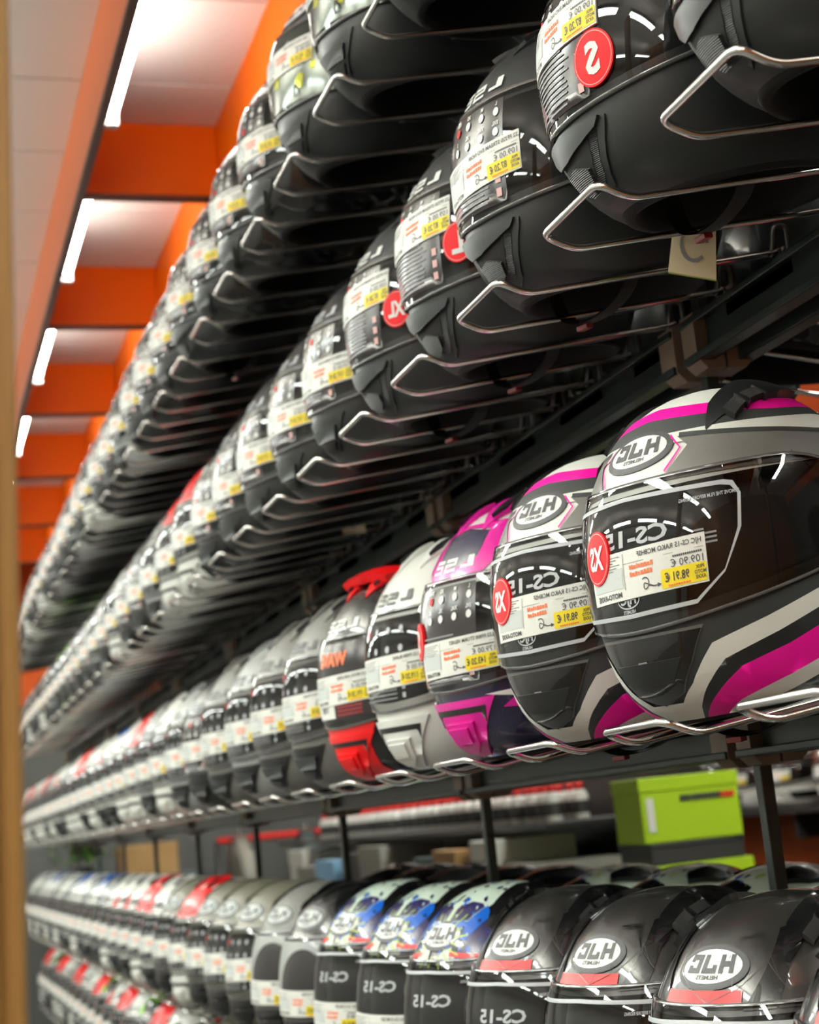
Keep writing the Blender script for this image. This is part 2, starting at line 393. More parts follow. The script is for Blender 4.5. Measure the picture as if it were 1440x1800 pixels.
def finish_shell(pm, k):
    nC = 40; prof = [(1.0, 0.0), (0.97, -0.004), (0.90, -0.004), (0.84, 0.004), (0.80, 0.03), (0.74, 0.07)]; v = []; f = []
    for s, z in prof:
        for c in range(nC):
            p = S0(2*math.pi*c/nC, 0.0); v.append((p.x*s, p.y*s, z))
    for i in range(len(prof)-1):
        for c in range(nC): f.append((i*nC+c, i*nC+(c+1) % nC, (i+1)*nC+(c+1) % nC, (i+1)*nC+c))
    f.append(tuple((len(prof)-1)*nC+c for c in range(nC))); pm.add(v, [g[::-1] for g in f], 'liner')
    # raised lower lip of the eye port and the rubber line above it
    decal(pm, [rect(-.2, .2, VT-.001, VT+.004)], 'vent_black', 0.0012, step=.02, skirt=0)
def visor_mesh(k):
    pm = PM(); m = k.get('visor', 'visor_clear'); TH = 1.74; nC = 48; nZ = 12; off = 0.0045; v = []; f = []
    def zz(th, t):
        a = max(0, (abs(th)-1.15)/(TH-1.15)); zb = VB+rise(th); zt = VT-a*a*0.020
        return zb+(zt-zb)*t
    for i in range(nZ+1):
        for c in range(nC+1):
            th = -TH+2*TH*c/nC; z = zz(th, i/nZ); v.append(wrap(th*UR, z, off))
    for i in range(nZ):
        for c in range(nC): a = i*(nC+1)+c; f.append((a, a+1, a+nC+2, a+nC+1))
    pm.add(v, f, m)
    for t in (0, 1):                              # moulded edges
        e = [zz(-TH+2*TH*c/nC, t) for c in range(nC+1)]; q = []; g = []
        for c in range(nC+1):
            th = -TH+2*TH*c/nC; s = 1 if t else -1
            q += [wrap(th*UR, e[c], off), wrap(th*UR, e[c]+s*.0022, off+.0006), wrap(th*UR, e[c]+s*.0034, off-.0028)]
        for c in range(nC):
            for j in (0, 1): g.append((c*3+j, c*3+j+3, c*3+j+4, c*3+j+1) if t == 0 else (c*3+j, c*3+j+1, c*3+j+4, c*3+j+3))
        pm.add(q, g, 'visor_edge')
    return pm
mat('visor_edge', (0.10, 0.10, 0.10), 0.08, coat=1.0, spec=0.8)
VO = 0.0048                                      # height of prints lying on the visor
def sticker(k):
    """printed film on the visor"""
    t = k['film']; pm = PM(); rd = random.Random(k['seed'])
    if t == 'outline':                            # large rounded outline with type number
        z0, z1 = VB+.012, VT-.012
        def loop(d):
            pts = [(-.115+d, z0+.018), (-.09, z0+d), (.0, z0+d-.002), (.075, z0+d), (.104, z0+.020+d*.6), (.124-d, z0+.052), (.128-d, z1-.012), (.122-d, z1-d-.002), (.112-d, z1-d), (.0, z1-d+.003), (-.115+d, z1-d)]
            return pts
        decal(pm, [loop(0), loop(.0034)], k.get('line', 'print_grey'), VO+.0003)
        text(pm, k['type'], .013, z1-.029, .0125, 'print_grey', VO+.0004, .03, 1.75, step=.012)
        text(pm, 'REMOVE THE FILM BEFORE RIDING', .096, z1-.010, .0028, 'print_grey', VO+.0004, .02)
        for j in range(4): decal(pm, [rect(.078, .078+.022-(j == 3)*.012, z1-.046-j*-.0035, z1-.0445-j*-.0035)], 'ink_grey', VO+.0003)
        # small emblem low in the middle
        decal(pm, [ell(0.0, z0+.013, .014, .0075), ell(0.0, z0+.013, .0128, .0063)], 'print_grey', VO+.0004)
        text(pm, 'HJC', 0.0, z0+.013, .0068, 'print_grey', VO+.0005, .04, 1.2); text(pm, 'HELMETS', 0.0, z0+.0035, .0026, 'print_grey', VO+.0005, .03)
    elif t == 'dots':
        z0, z1 = VB+.006, VT-.006; L = -.12; Rr = .052
        decal(pm, [rect(L, Rr, z0, z1)], 'film_print', VO+.0002)
        names = [['L', 'M', 'XS', 'XXS'][j] for j in range(4)], [['3XL', 'XXL', 'XL', 'S'][j] for j in range(4)]
        reds = k.get('reddot', (0, 3))
        for r_ in range(2):
            for c_ in range(4):
                u = .042-c_*.024; z = z1-.013-r_*.020
                decal(pm, [ell(u, z, .0042, .0042, 14)], 'red_matte' if (r_, c_) == reds else 'print_white', VO+.0012)
                text(pm, names[r_][c_], u, z+.0085, .004, 'print_white', VO+.0012, .02)
        for j in range(11):                       # lines of small print with red blocks
            z = z0+.004+j*.0046
            for a, b in ((-.10, -.072), (-.066, .028)):
                decal(pm, [rect(a, b+rd.uniform(-.012, 0), z, z+.0016)], 'dark_red' if (b < -.07) else 'ink_grey', VO+.0010)
        for j in range(3): decal(pm, [rect(.038, .0455, z0+.006+j*.013, z0+.014+j*.013)], 'pinkish', VO+.0012)
        decal(pm, [[(-.03, z0+.010), (-.045, z0+.026), (-.066, z0+.034), (-.08, z0+.012), (-.06, z0+.003)]], 'dark_red', VO+.0004)
    elif t == 'clear':
        z0, z1 = VB+.006, VT-.006
        for r_ in range(2):
            for c_ in range(4): decal(pm, [ell(.03-c_*.026, z1-.016-r_*.022, .0042, .0042, 12)], 'red_matte' if (r_, c_) == (0, 3) else 'print_grey', VO+.0005)
        for j in range(8): decal(pm, [rect(-.10, .02, z0+.006+j*.005, z0+.0075+j*.005)], 'ink_grey', VO+.0004)
        for j in range(4): decal(pm, [rect(.03, .036, z0+.006+j*.010, z0+.012+j*.010)], 'print_grey', VO+.0005)
    elif t == 'mirror':
        decal(pm, [rect(-.16, .15, VB+.004, VT-.004)], 'mirror_film', VO+.0001)
        for j in range(9):
            u = -.12+j*.028; z = rd.choice((VB+.03, VB+.045, VT-.03)); a = rd.uniform(.006, .014)
            decal(pm, [[(u-a, z-a*.8), (u+a*.5, z-a), (u+a, z+a*.6), (u+a*.2, z+a), (u-a*.7, z+a*.5)]], rd.choice(('film_olive', 'sheet_black', 'film_grey')), VO+.0004)
        for u in (-.05, .04):
            decal(pm, [[(u-.007, VB+.010), (u+.007, VB+.010), (u+.007, VB+.018), (u+.002, VB+.026), (u-.004, VB+.026), (u-.007, VB+.018)], [(u-.004, VB+.013), (u+.004, VB+.013), (u+.004, VB+.018), (u, VB+.022), (u-.003, VB+.019)]], 'sheet_black', VO+.0005)
    elif t == 'sheet':                            # grey sheet with dark arch
        z0, z1 = VB+.004, VT-.004
        decal(pm, [rect(-.13, .10, z0, z1)], 'mid_grey', VO+.0002)
        a = [(.02+.06*math.cos(math.pi*j/14), z0+.045+.05*math.sin(math.pi*j/14)) for j in range(15)]
        decal(pm, [a+[(-.04, z0), (.08, z0)][::1]], 'sheet_black', VO+.0004)
    elif t == 'wave':
        decal(pm, [rect(-.10, .07, VB+.01, VT-.006)], 'film_print', VO+.0002)
        text(pm, 'WAVE', -.01, VT-.026, .016, 'orange_ink', VO+.0005, .05, 1.1, step=.012)
        for j in range(9): decal(pm, [rect(.0, .055, VB+.014+j*.005, VB+.017+j*.005)], 'dark_red', VO+.0004)
        decal(pm, [rect(-.085, -.005, VB+.012, VB+.06)], 'paper', VO+.0005)
        for j in range(8): decal(pm, [rect(-.05+j*.0035, -.048+j*.0035, VB+.02, VB+.042)], 'ink_grey', VO+.0007)
    return pm
mat('film_print', srgb(30, 24, 26), 0.2)
mat('pinkish', srgb(214, 170, 166), 0.5)
def price_label(k):
    """shelf price label stuck across the visor, all lettering reversed as in the photograph"""
    pm = PM(); name, old, new = k['price']; cu, cz = k.get('label_at', (.018, .1225)); W, H = .128, .040; KU, KV = 1.10, .95; sl = k.get('label_tilt', 0.02)
    lift = lambda o: (lambda u, v, q: wrap(cu+u*KU, cz+v*KV+u*sl*KU, VO+.0008+q))
    sf = lift(0)
    decal(pm, [rect(-W/2, W/2, -H/2, H/2)], 'paper', .0012, sf, skirt=-.0018)
    decal(pm, [rect(-W/2+.004, -W/2+.046, -H/2+.010, H/2-.013)], 'paper_grey', .0014, sf)
    for j in range(6): decal(pm, [rect(-W/2+.004, -W/2+.044-(j % 3)*.004, H/2-.004-j*.0022, H/2-.0032-j*.0022)], 'ink_grey', .0016, sf, step=.02)
    text(pm, 'MOTO-AXXE', -W/2+.026, -H/2+.005, .0042, 'ink', .0016, .03, 1.0, sf)
    decal(pm, [rect(-W/2+.0475, -W/2+.048, -H/2+.008, H/2-.002)], 'ink_grey', .0016, sf, step=.03)
    text(pm, name, .030, H/2-.0052, .0040, 'ink', .0016, .015, .95, sf)
    decal(pm, [rect(-W/2+.048, W/2-.002, H/2-.0112, H/2-.0108)], 'ink_grey', .0016, sf, step=.03)
    for j in range(14): decal(pm, [rect(.034+j*.0019, .0355+j*.0019, H/2-.0148, H/2-.0132)], 'ink', .0016, sf, step=.03)
    text(pm, old+' €', W/2-.003, H/2-.0195, .0060, 'ink', .0016, .0, 1.0, sf, align='RIGHT')
    rd = random.Random(3)
    for r_ in range(2):
        u = -.010
        while u < .014:
            b = rd.uniform(.0012, .003); decal(pm, [rect(u, u+b, .0035-r_*.006, .0035-r_*.006+rd.uniform(.0028, .004))], 'orange_ink', .0016, sf, step=.03); u += b+.0007
    sw = [(.006-.004*math.cos(a)*(1-a/14), -.0085+.0034*math.sin(a)*1.1-a*.0006) for a in np.linspace(0.6, 7.2, 22)]+[(.014, -.0140), (.019, -.0138)]
    decal(pm, [band(sw, .0009)], 'ink', .0016, sf, step=.03); decal(pm, [[(.0178, -.0120), (.0218, -.0138), (.0178, -.0156)]], 'ink', .0016, sf, step=.03)
    decal(pm, [rrect(.0215, W/2-.001, -H/2+.0015, -H/2+.0170, .0016)], 'yellow', .0015, sf)
    text(pm, new+' €', .0365, -H/2+.0100, .0070, 'ink', .0018, .02, .72, sf)
    for j, s in enumerate(('PRIX', 'MOTO', 'AXXE')): text(pm, s, W/2-.0066, -H/2+.0135-j*.0040, .0030, 'ink', .0018, .02, .80, sf)
    for j in range(9): decal(pm, [rect(.028+j*.0023, .0298+j*.0023, -H/2+.0026, -H/2+.0040)], 'orange_ink', .0018, sf, step=.03)
    return pm
def size_sticker(k):
    pm = PM(); s, u, z, r = k['size']
    decal(pm, [ell(u, z, r, r, 32)], 'red_matte', VO+.0034, skirt=VO); decal(pm, [ell(u, z, r*.93, r*.93, 32), ell(u, z, r*.90, r*.90, 32)], 'pinkish', VO+.0037)
    text(pm, s, u, z, r*(1.05 if len(s) == 1 else .8), 'print_white', VO+.0039, .04, 1.0 if len(s) == 1 else .8, step=.012)
    return pm
def oval_logo(k):
    pm = PM(); cz = k.get('logo_z', .2205); cu = 0.0
    decal(pm, [ell(cu, cz, .0560, .0160)], 'ink' if k.get('logo', 'dark') == 'dark' else 'mid_grey', .0012, skirt=0)
    decal(pm, [ell(cu, cz, .0548, .0153)], 'ink', .0014); decal(pm, [ell(cu, cz+.0005, .0465, .0120)], 'paper_grey' if k.get('logo') == 'dim' else 'print_white', .0016)
    H_, B_ = .0128, .0062                          # heavy block letters, reversed like all lettering in view
    def blk(c0, rs):
        for a, b, c, d in rs: decal(pm, [rect(cu+c0-b, cu+c0-a, cz+.0020-H_/2+c*H_, cz+.0020-H_/2+d*H_)], 'ink', .0021, step=.01)
    blk(.0245, [(-.0105, -.0105+B_, 0, 1), (.0105-B_, .0105, 0, 1), (-.0043, .0043, .36, .64)])
    blk(.0, [(.0100-B_, .0100, 0, 1), (-.0100, .0038, 0, .28), (-.0100, -.0100+B_*.9, .28, .45)])
    blk(-.0240, [(-.0100, -.0100+B_, 0, 1), (-.0038, .0100, 0, .28), (-.0038, .0100, .72, 1), (.0042, .0100, .6, .72), (.0042, .0100, .28, .4)]); text(pm, 'HELMETS', cu, cz-.0072, .0028, 'ink', .0020, .02, 1.9)
    return pm
def block_logo(k):
    pm = PM(); m = k.get('lettering', 'print_white'); z = k.get('logo_z', .2035)
    # reversed L, S, 2 written as thin block letters
    def bars(u, segs):
        for a, b, c, d in segs: decal(pm, [rect(u+a, u+b, z+c, z+d)], m, .0008, step=.01)
    bars(.020, [(.008, .020, 0.001, .013), (-.006, .008, .001, .0042)])
    bars(-.008, [(-.013, .012, .010, .0132), (.008, .012, .006, .0132), (-.013, .012, .0052, .0078), (-.013, -.009, .001, .0078), (-.013, .012, -.0008, .002)])
    bars(-.040, [(-.013, .012, .010, .0132), (-.013, -.009, .006, .0132), (-.013, .012, .0052, .0078), (.008, .012, .001, .0078), (-.013, .012, -.0008, .002)])
    return pm
def chin_vent(k):
    pm = PM(); t = k['vent']; m = k.get('vent_mat', 'vent_black')
    if t == 'wide':                               # glossy insert under the visor
        poly = [(-.078, .0735), (.078, .0735), (.062, .047), (.040, .024), (.0, .014), (-.040, .024), (-.062, .047)]
        decal(pm, [poly], 'edge_grey', .0012, skirt=0)
        poly2 = [(u*.965, .0405+(z-.0405)*.93) for u, z in poly]
        decal(pm, [poly2], 'gloss_black', .0022, skirt=.001)
        for j in range(4): decal(pm, [rect(-.006, .006, .036+j*.005, .038+j*.005)], 'mid_grey', .003, step=.02)
        decal(pm, [[(-.05, .052), (.05, .052), (.034, .034), (-.034, .034)]], 'vent_black', .0042, skirt=.002)
    elif t == 'kite':
        decal(pm, [[(-.062, .067), (.062, .067), (.060, .058), (.046, .030), (.034, .016), (.014, .008), (-.014, .008), (-.034, .016), (-.046, .030), (-.060, .058)]], 'chin_ridge', .0028, skirt=0)
        decal(pm, [[(-.050, .060), (.050, .060), (.046, .050), (.034, .026), (.020, .0165), (-.020, .0165), (-.034, .026), (-.046, .050)]], 'ridge_stripes', .0036, skirt=.002)
        decal(pm, [[(-.042, .058), (.036, .058), (.030, .040), (.020, .026), (-.020, .026), (-.034, .040)]], 'liner', .0042, skirt=.003)  # raised dark patch, coloured as the shade inside a recess
        decal(pm, [[(-.060, .0675), (.056, .0675), (.050, .060), (.026, .0535), (-.010, .047), (-.040, .047), (-.058, .056)]], 'chin_ridge', .0075, skirt=.002)
        decal(pm, [[(-.024, .036), (-.004, .040), (.020, .034), (.016, .024), (.004, .0195), (-.010, .0195), (-.022, .026)]], 'ridge_stripes', .0085, skirt=.003)
    elif t == 'flip':                             # angular chin with mouth slot
        P = [(-.070, .066), (.070, .066), (.040, .024), (.020, .006), (-.020, .006), (-.040, .024)]
        decal(pm, [P], m, .004, skirt=0)
        decal(pm, [[(-.055, .058), (.055, .058), (.052, .040), (.046, .052), (-.046, .052), (-.052, .040)]], 'vent_black', .0046, skirt=.003)
        decal(pm, [[(-.030, .044), (.030, .044), (.026, .022), (.010, .014), (-.010, .014), (-.026, .022)]], m, .009, skirt=.004)
        decal(pm, [[(-.020, .040), (.020, .040), (.018, .026), (-.018, .026)]], m, .012, skirt=.008)
    elif t == 'slope':
        P = [(-.062, .066), (.062, .066), (.048, .046), (.020, .018), (-.020, .018), (-.048, .046)]
        decal(pm, [P], 'vent_black', .003, skirt=0)
        decal(pm, [[(-.040, .052), (.040, .052), (.030, .036), (-.030, .036)]], 'dark_grey', .007, skirt=.003)
        decal(pm, [[(-.026, .032), (.026, .032), (.014, .022), (-.014, .022)]], 'vent_black', .006, skirt=.003)
    return pm
mat('edge_grey', srgb(88, 88, 86), 0.4); mat('chin_ridge', srgb(34, 37, 38), 0.45)
def _stripes():
    m = mat('ridge_stripes', srgb(36, 38, 39), 0.5); nt = m.node_tree; b = nt.nodes['Principled BSDF']
    tc = nt.nodes.new('ShaderNodeTexCoord'); wv = nt.nodes.new('ShaderNodeTexWave'); wv.bands_direction = 'Z'; wv.inputs['Scale'].default_value = 180
    bp = nt.nodes.new('ShaderNodeBump'); bp.inputs['Distance'].default_value = 0.002; bp.inputs['Strength'].default_value = 0.8
    nt.links.new(tc.outputs['Object'], wv.inputs['Vector']); nt.links.new(wv.outputs['Fac'], bp.inputs['Height']); nt.links.new(bp.outputs['Normal'], b.inputs['Normal'])
_stripes()
def crown_vent(k, s):
    pm = PM(); t = k.get('crown', 'slot'); m = k.get('crown_mat', 'vent_black')
    if t == 'wing':
        P = [(.086, s*.062), (.060, s*.052), (.010, s*.049), (-.044, s*.054), (-.050, s*.066), (-.010, s*.078), (.040, s*.078)]
        def lf(x, y): return 0.001+0.009*max(0, min(1, (.086-x)/.08))*.8
        decal(pm, [P], m, 0, top, .010, skirt=0, lift=lf)
        for x0 in (.046, .018):                   # two openings along the outer edge
            Q = [(x0+.016, s*.069), (x0-.006, s*.069), (x0-.006, s*.079), (x0+.014, s*.079)]
            decal(pm, [Q], 'liner', .0078, top, .010, skirt=.002)
            decal(pm, [[(x0-.006, s*.067), (x0-.010, s*.067), (x0-.010, s*.081), (x0-.006, s*.081)]], m, .0092, top, .010, skirt=.0)
    else:
        P = [(.088, s*.022), (.060, s*.012), (.020, s*.012), (-.004, s*.030), (.012, s*.048), (.050, s*.040)]
        decal(pm, [P], k.get('crown_mat', k['paint']), 0, top, .010, skirt=0, lift=lambda x, y: .001+.007*max(0, min(1, (.088-x)/.06)))
        decal(pm, [[(.070, s*.028), (.020, s*.022), (.016, s*.030), (.050, s*.036)]], 'vent_black', .0085, top, .010, skirt=.004)
    return pm
def pivot(k, s):
    pm = PM(); u = s*1.62*UR
    decal(pm, [rrect(u-.022, u+.024, .088, .158, .010)], 'gloss_black' if k.get('visor') != 'visor_clear' else 'satin_black', .0075, skirt=0, step=.01)
    decal(pm, [ell(u+s*.002, .124, .012, .012, 20)], 'dark_grey', .0095, skirt=.007); decal(pm, [ell(u+s*.002, .124, .004, .004, 12)], 'screw', .0105, skirt=.009)
    return pm
def chin_strap(k):
    pm = PM(); L = k.get('strap', 'strap'); pts = [(.02, -.078, .03), (.03, -.060, -.012), (.035, -.02, -.026), (.035, .02, -.026), (.03, .060, -.012), (.02, .078, .03)]
    pts = smooth_path(pts, .03, 4)
    for a, b in zip(pts[:-1], pts[1:]):
        pm.add([a+Vector((.010, 0, 0)), b+Vector((.010, 0, 0)), b-Vector((.010, 0, 0)), a-Vector((.010, 0, 0))], [(0, 1, 2, 3)], 'strap')
        pm.add([a+Vector((.010, 0, .002)), b+Vector((.010, 0, .002)), b+Vector((-.010, 0, .002)), a+Vector((-.010, 0, .002))], [(3, 2, 1, 0)], 'strap')
    pm.box(.030, .040, -.030, -.012, -.031, -.026, 'dark_red', .001)
    return pm
def spoiler(k):
    pm = PM(); P = [(-.075, .045), (-.075, -.045), (-.135, -.055), (-.142, 0), (-.135, .055)]
    decal(pm, [P], k.get('crown_mat', k['paint']), 0, top, .012, skirt=0, lift=lambda x, y: .001+.009*max(0, min(1, (-.075-x)/.05)))
    return pm
# ---- painted graphics
def g_rako(pm):
    W = lambda *p: list(p)
    # light cap, pink stripe, dark band, light line, faded grey flank
    def zband(a, b, m, u0=-.47, u1=.47, off=.0005):
        n = 48; us = [u0+(u1-u0)*i/n for i in range(n+1)]
        decal(pm, [[(u, a(u)) for u in us]+[(u, b(u)) for u in us[::-1]]], m, off, wrap, .012)
    rise_ = lambda u: min(abs(u), .22)
    zband(lambda u: .2455-.05*rise_(u), lambda u: .2550-.045*rise_(u), 'pink')
    zband(lambda u: .2310-.02*rise_(u), lambda u: .2455-.05*rise_(u), 'dark_grey')
    zband(lambda u: .2235-.05*rise_(u), lambda u: .2310-.02*rise_(u), 'satin_white')
    for s in (1, -1):
        decal(pm, [[(s*.060, .2255), (s*.075, .2165), (s*.052, .2000), (s*.044, .191), (s*.25, .186), (s*.47, .176), (s*.47, .206), (s*.20, .2135), (s*.10, .221)]], 'fade_grey', .0006)
        decal(pm, [band([(s*.050, .2275), (s*.0655, .2155), (s*.046, .1985)], .0022)], 'pink', .0008)
        decal(pm, [band([(s*.063, .2262), (s*.25, .211), (s*.46, .203)], .004)], 'dark_grey', .0009)
        # lower flank: edges from the visor downwards, each a polyline in (around, height)
        E_ = [[(0, .016), (.028, .016), (.055, .030), (.085, .058), (.14, .070), (.24, .096), (.34, .112), (.47, .118)],
              [(0, .0004), (.034, .0004), (.062, .020), (.096, .044), (.15, .057), (.24, .083), (.34, .098), (.47, .104)],
              [(.040, .0004), (.068, .014), (.112, .036), (.16, .046), (.24, .070), (.34, .084), (.47, .090)],
              [(.072, .0004), (.10, .010), (.16, .022), (.24, .042), (.34, .056), (.47, .062)],
              [(.100, .0004), (.16, .010), (.24, .028), (.34, .042), (.47, .048)], [(.12, .0004), (.47, .0004)]]
        for j, m in enumerate(('satin_white', 'satin_black', 'pink', 'satin_white', 'satin_black')):
            decal(pm, [[(s*u, z) for u, z in E_[j]]+[(s*u, z) for u, z in E_[j+1][::-1]]], m, .0006)
def g_storm(pm):
    for s in (1, -1):
        decal(pm, [[(0, .192), (s*.05, .192), (s*.075, .205), (s*.16, .232), (s*.30, .236), (s*.30, .246), (0, .250), (0, .247), (s*.06, .242), (s*.045, .214), (0, .205)]], 'magenta', .0006)
        decal(pm, [[(0, .205), (s*.045, .214), (s*.060, .240), (0, .246)]], 'navy', .0007)
        decal(pm, [[(s*.055, .068), (s*.11, .060), (s*.14, .036), (s*.36, .05), (s*.36, .075)]], 'satin_white', .0006)
        decal(pm, [[(s*.08, .052), (s*.30, .030), (s*.30, .042), (s*.10, .062)]], 'magenta', .0009)
        decal(pm, [[(s*.15, .232), (s*.3, .22), (s*.44, .20), (s*.44, .12), (s*.3, .19), (s*.2, .21)]], 'magenta', .0007)
def g_redchin(pm):
    decal(pm, [[(-.074, .0775), (.074, .0775), (.060, .050), (.066, .020), (.088, .0005), (-.088, .0005), (-.066, .020), (-.060, .050)]], 'red', .0006)
def g_band(pm):
    decal(pm, [rect(-.062, .050, .1945, .2045)], 'red', .0007)
    for s in (1, -1):
        decal(pm, [[(s*.052, .190), (s*.075, .215), (s*.10, .245), (s*.16, .250), (s*.11, .222), (s*.09, .190)]], 'gloss_black', .0006)
        decal(pm, [[(s*.092, .190), (s*.112, .220), (s*.17, .232), (s*.30, .222), (s*.40, .19)]], 'carbon_grey', .0007)
    rd = random.Random(5)
    nodes = [(rd.uniform(-.06, .40), rd.uniform(.192, .245)) for _ in range(26)]
    for i, a in enumerate(nodes):                  # fine web pattern
        for b in sorted(nodes, key=lambda q: (q[0]-a[0])**2+(q[1]-a[1])**2)[1:4]: decal(pm, [band([a, b], .0007)], 'web_line', .0009)
def g_splat(pm):
    rd = random.Random(11)
    for s in (1, -1):
        decal(pm, [[(s*.22, .225), (s*.34, .212), (s*.46, .206), (s*.46, .250), (s*.30, .256), (s*.22, .252)]], 'pale_mint', .0006)
        decal(pm, [[(0, .232), (s*.05, .236), (s*.09, .25), (s*.3, .25), (s*.3, .257), (0, .259)]], 'pale_mint', .0005)
        decal(pm, [[(-s*.01, .19), (-s*.045, .19), (-s*.05, .235), (-s*.02, .235)]], 'pale_mint', .0005)
        decal(pm, [[(s*.0, .228), (s*.045, .236), (s*.06, .228), (s*.055, .222), (s*.01, .222)]], 'blue', .0007)
        decal(pm, [[(s*.03, .19), (s*.07, .235), (s*.2, .245), (s*.3, .22), (s*.2, .19)]], 'deep_blue', .0004)
        decal(pm, [[(s*.034, .2035), (s*.12, .196), (s*.12, .190), (s*.034, .1985)]], 'red', .0010)
    decal(pm, [[(.120, 0), (.104, .042), (.04, .052), (-.10, .048), (-.10, -.048), (.04, -.052), (.104, -.042)]], 'pale_mint', .0006, top)
    for s in (1, -1):
        decal(pm, [[(.117, s*.004), (.108, s*.044), (.070, s*.060), (.062, s*.046), (.092, s*.034), (.100, s*.004)]], 'blue', .0008, top)
        decal(pm, [[(.099, s*.004), (.091, s*.033), (.062, s*.045), (.066, s*.020), (.080, s*.004)]], 'deep_blue', .0009, top)
    for j in range(40):
        x = rd.uniform(-.09, .09); y = rd.uniform(-.05, .05); a = rd.uniform(.001, .004)
        decal(pm, [[(x+1.6*a*math.cos(t)*rd.uniform(.6, 1.7), y+a*math.sin(t)*rd.uniform(.6, 1.4)) for t in (0, .8, 1.7, 2.5, 3.4, 4.2, 5.3)]], rd.choice(('blue', 'deep_blue', 'gloss_black', 'lime')), .0011, top)
    for j in range(70):
        u = rd.uniform(-.07, .24); z = rd.uniform(.19, .257); a = rd.uniform(.0012, .006)
        decal(pm, [[(u+a*math.cos(t)*rd.uniform(.6, 1.7), z+a*.6*math.sin(t)*rd.uniform(.6, 1.4)) for t in (0, .8, 1.7, 2.5, 3.4, 4.2, 5.3)]], rd.choice(('blue', 'deep_blue', 'pale_mint', 'gloss_black') if z > .225 else ('blue', 'blue', 'gloss_black')), .0009, step=.02)
    for j in range(18):
        a = 2*math.pi*j/18+.1; r0, r1 = .030, rd.uniform(.046, .064)
        decal(pm, [band([(r0*math.cos(a)*1.15, .2165+r0*.6*math.sin(a)), (r1*math.cos(a)*1.15, .2165+r1*.55*math.sin(a))], .0016)], 'lime', .0010)
def g_slash(pm):
    for s in (1, -1):
        decal(pm, [[(s*.16, .040), (s*.24, .058), (s*.30, .055), (s*.25, .044)]], 'paper_grey', .0006)
        decal(pm, [[(s*.32, .040), (s*.345, .060), (s*.37, .060), (s*.345, .040)]], 'paper_grey', .0006)
def g_redcrown(pm):
    for s in (1, -1):
        decal(pm, [[(0, .195), (s*.06, .20), (s*.10, .232), (s*.3, .245), (0, .252)]], 'red', .0006)
        decal(pm, [[(s*.07, .060), (s*.30, .055), (s*.30, .03), (s*.10, .03)]], 'gloss_black', .0006)
        decal(pm, [[(s*.12, .19), (s*.3, .23), (s*.40, .19)]], 'gloss_black', .0006)
def g_mix(c1, c2, seed):
    def g(pm):
        rd = random.Random(seed)
        for s in (1, -1):
            for j in range(5):
                u = rd.uniform(0, .3); z = rd.choice((rd.uniform(.195, .24), rd.uniform(.015, .06))); a = rd.uniform(.02, .05)
                decal(pm, [[(s*(u-a), z-.006), (s*(u+a*.6), z-.012), (s*(u+a), z+.012), (s*u, z+.008)]], rd.choice((c1, c2)), .0006+j*.0001)
    return g
def g_pin(pm):
    for s in (1, -1):
        decal(pm, [band([(s*.16, .048), (s*.26, .062), (s*.38, .058)], .0010)], 'mid_grey', .0006)
        decal(pm, [band([(s*.20, .030), (s*.30, .040), (s*.40, .034)], .0010)], 'mid_grey', .0006)

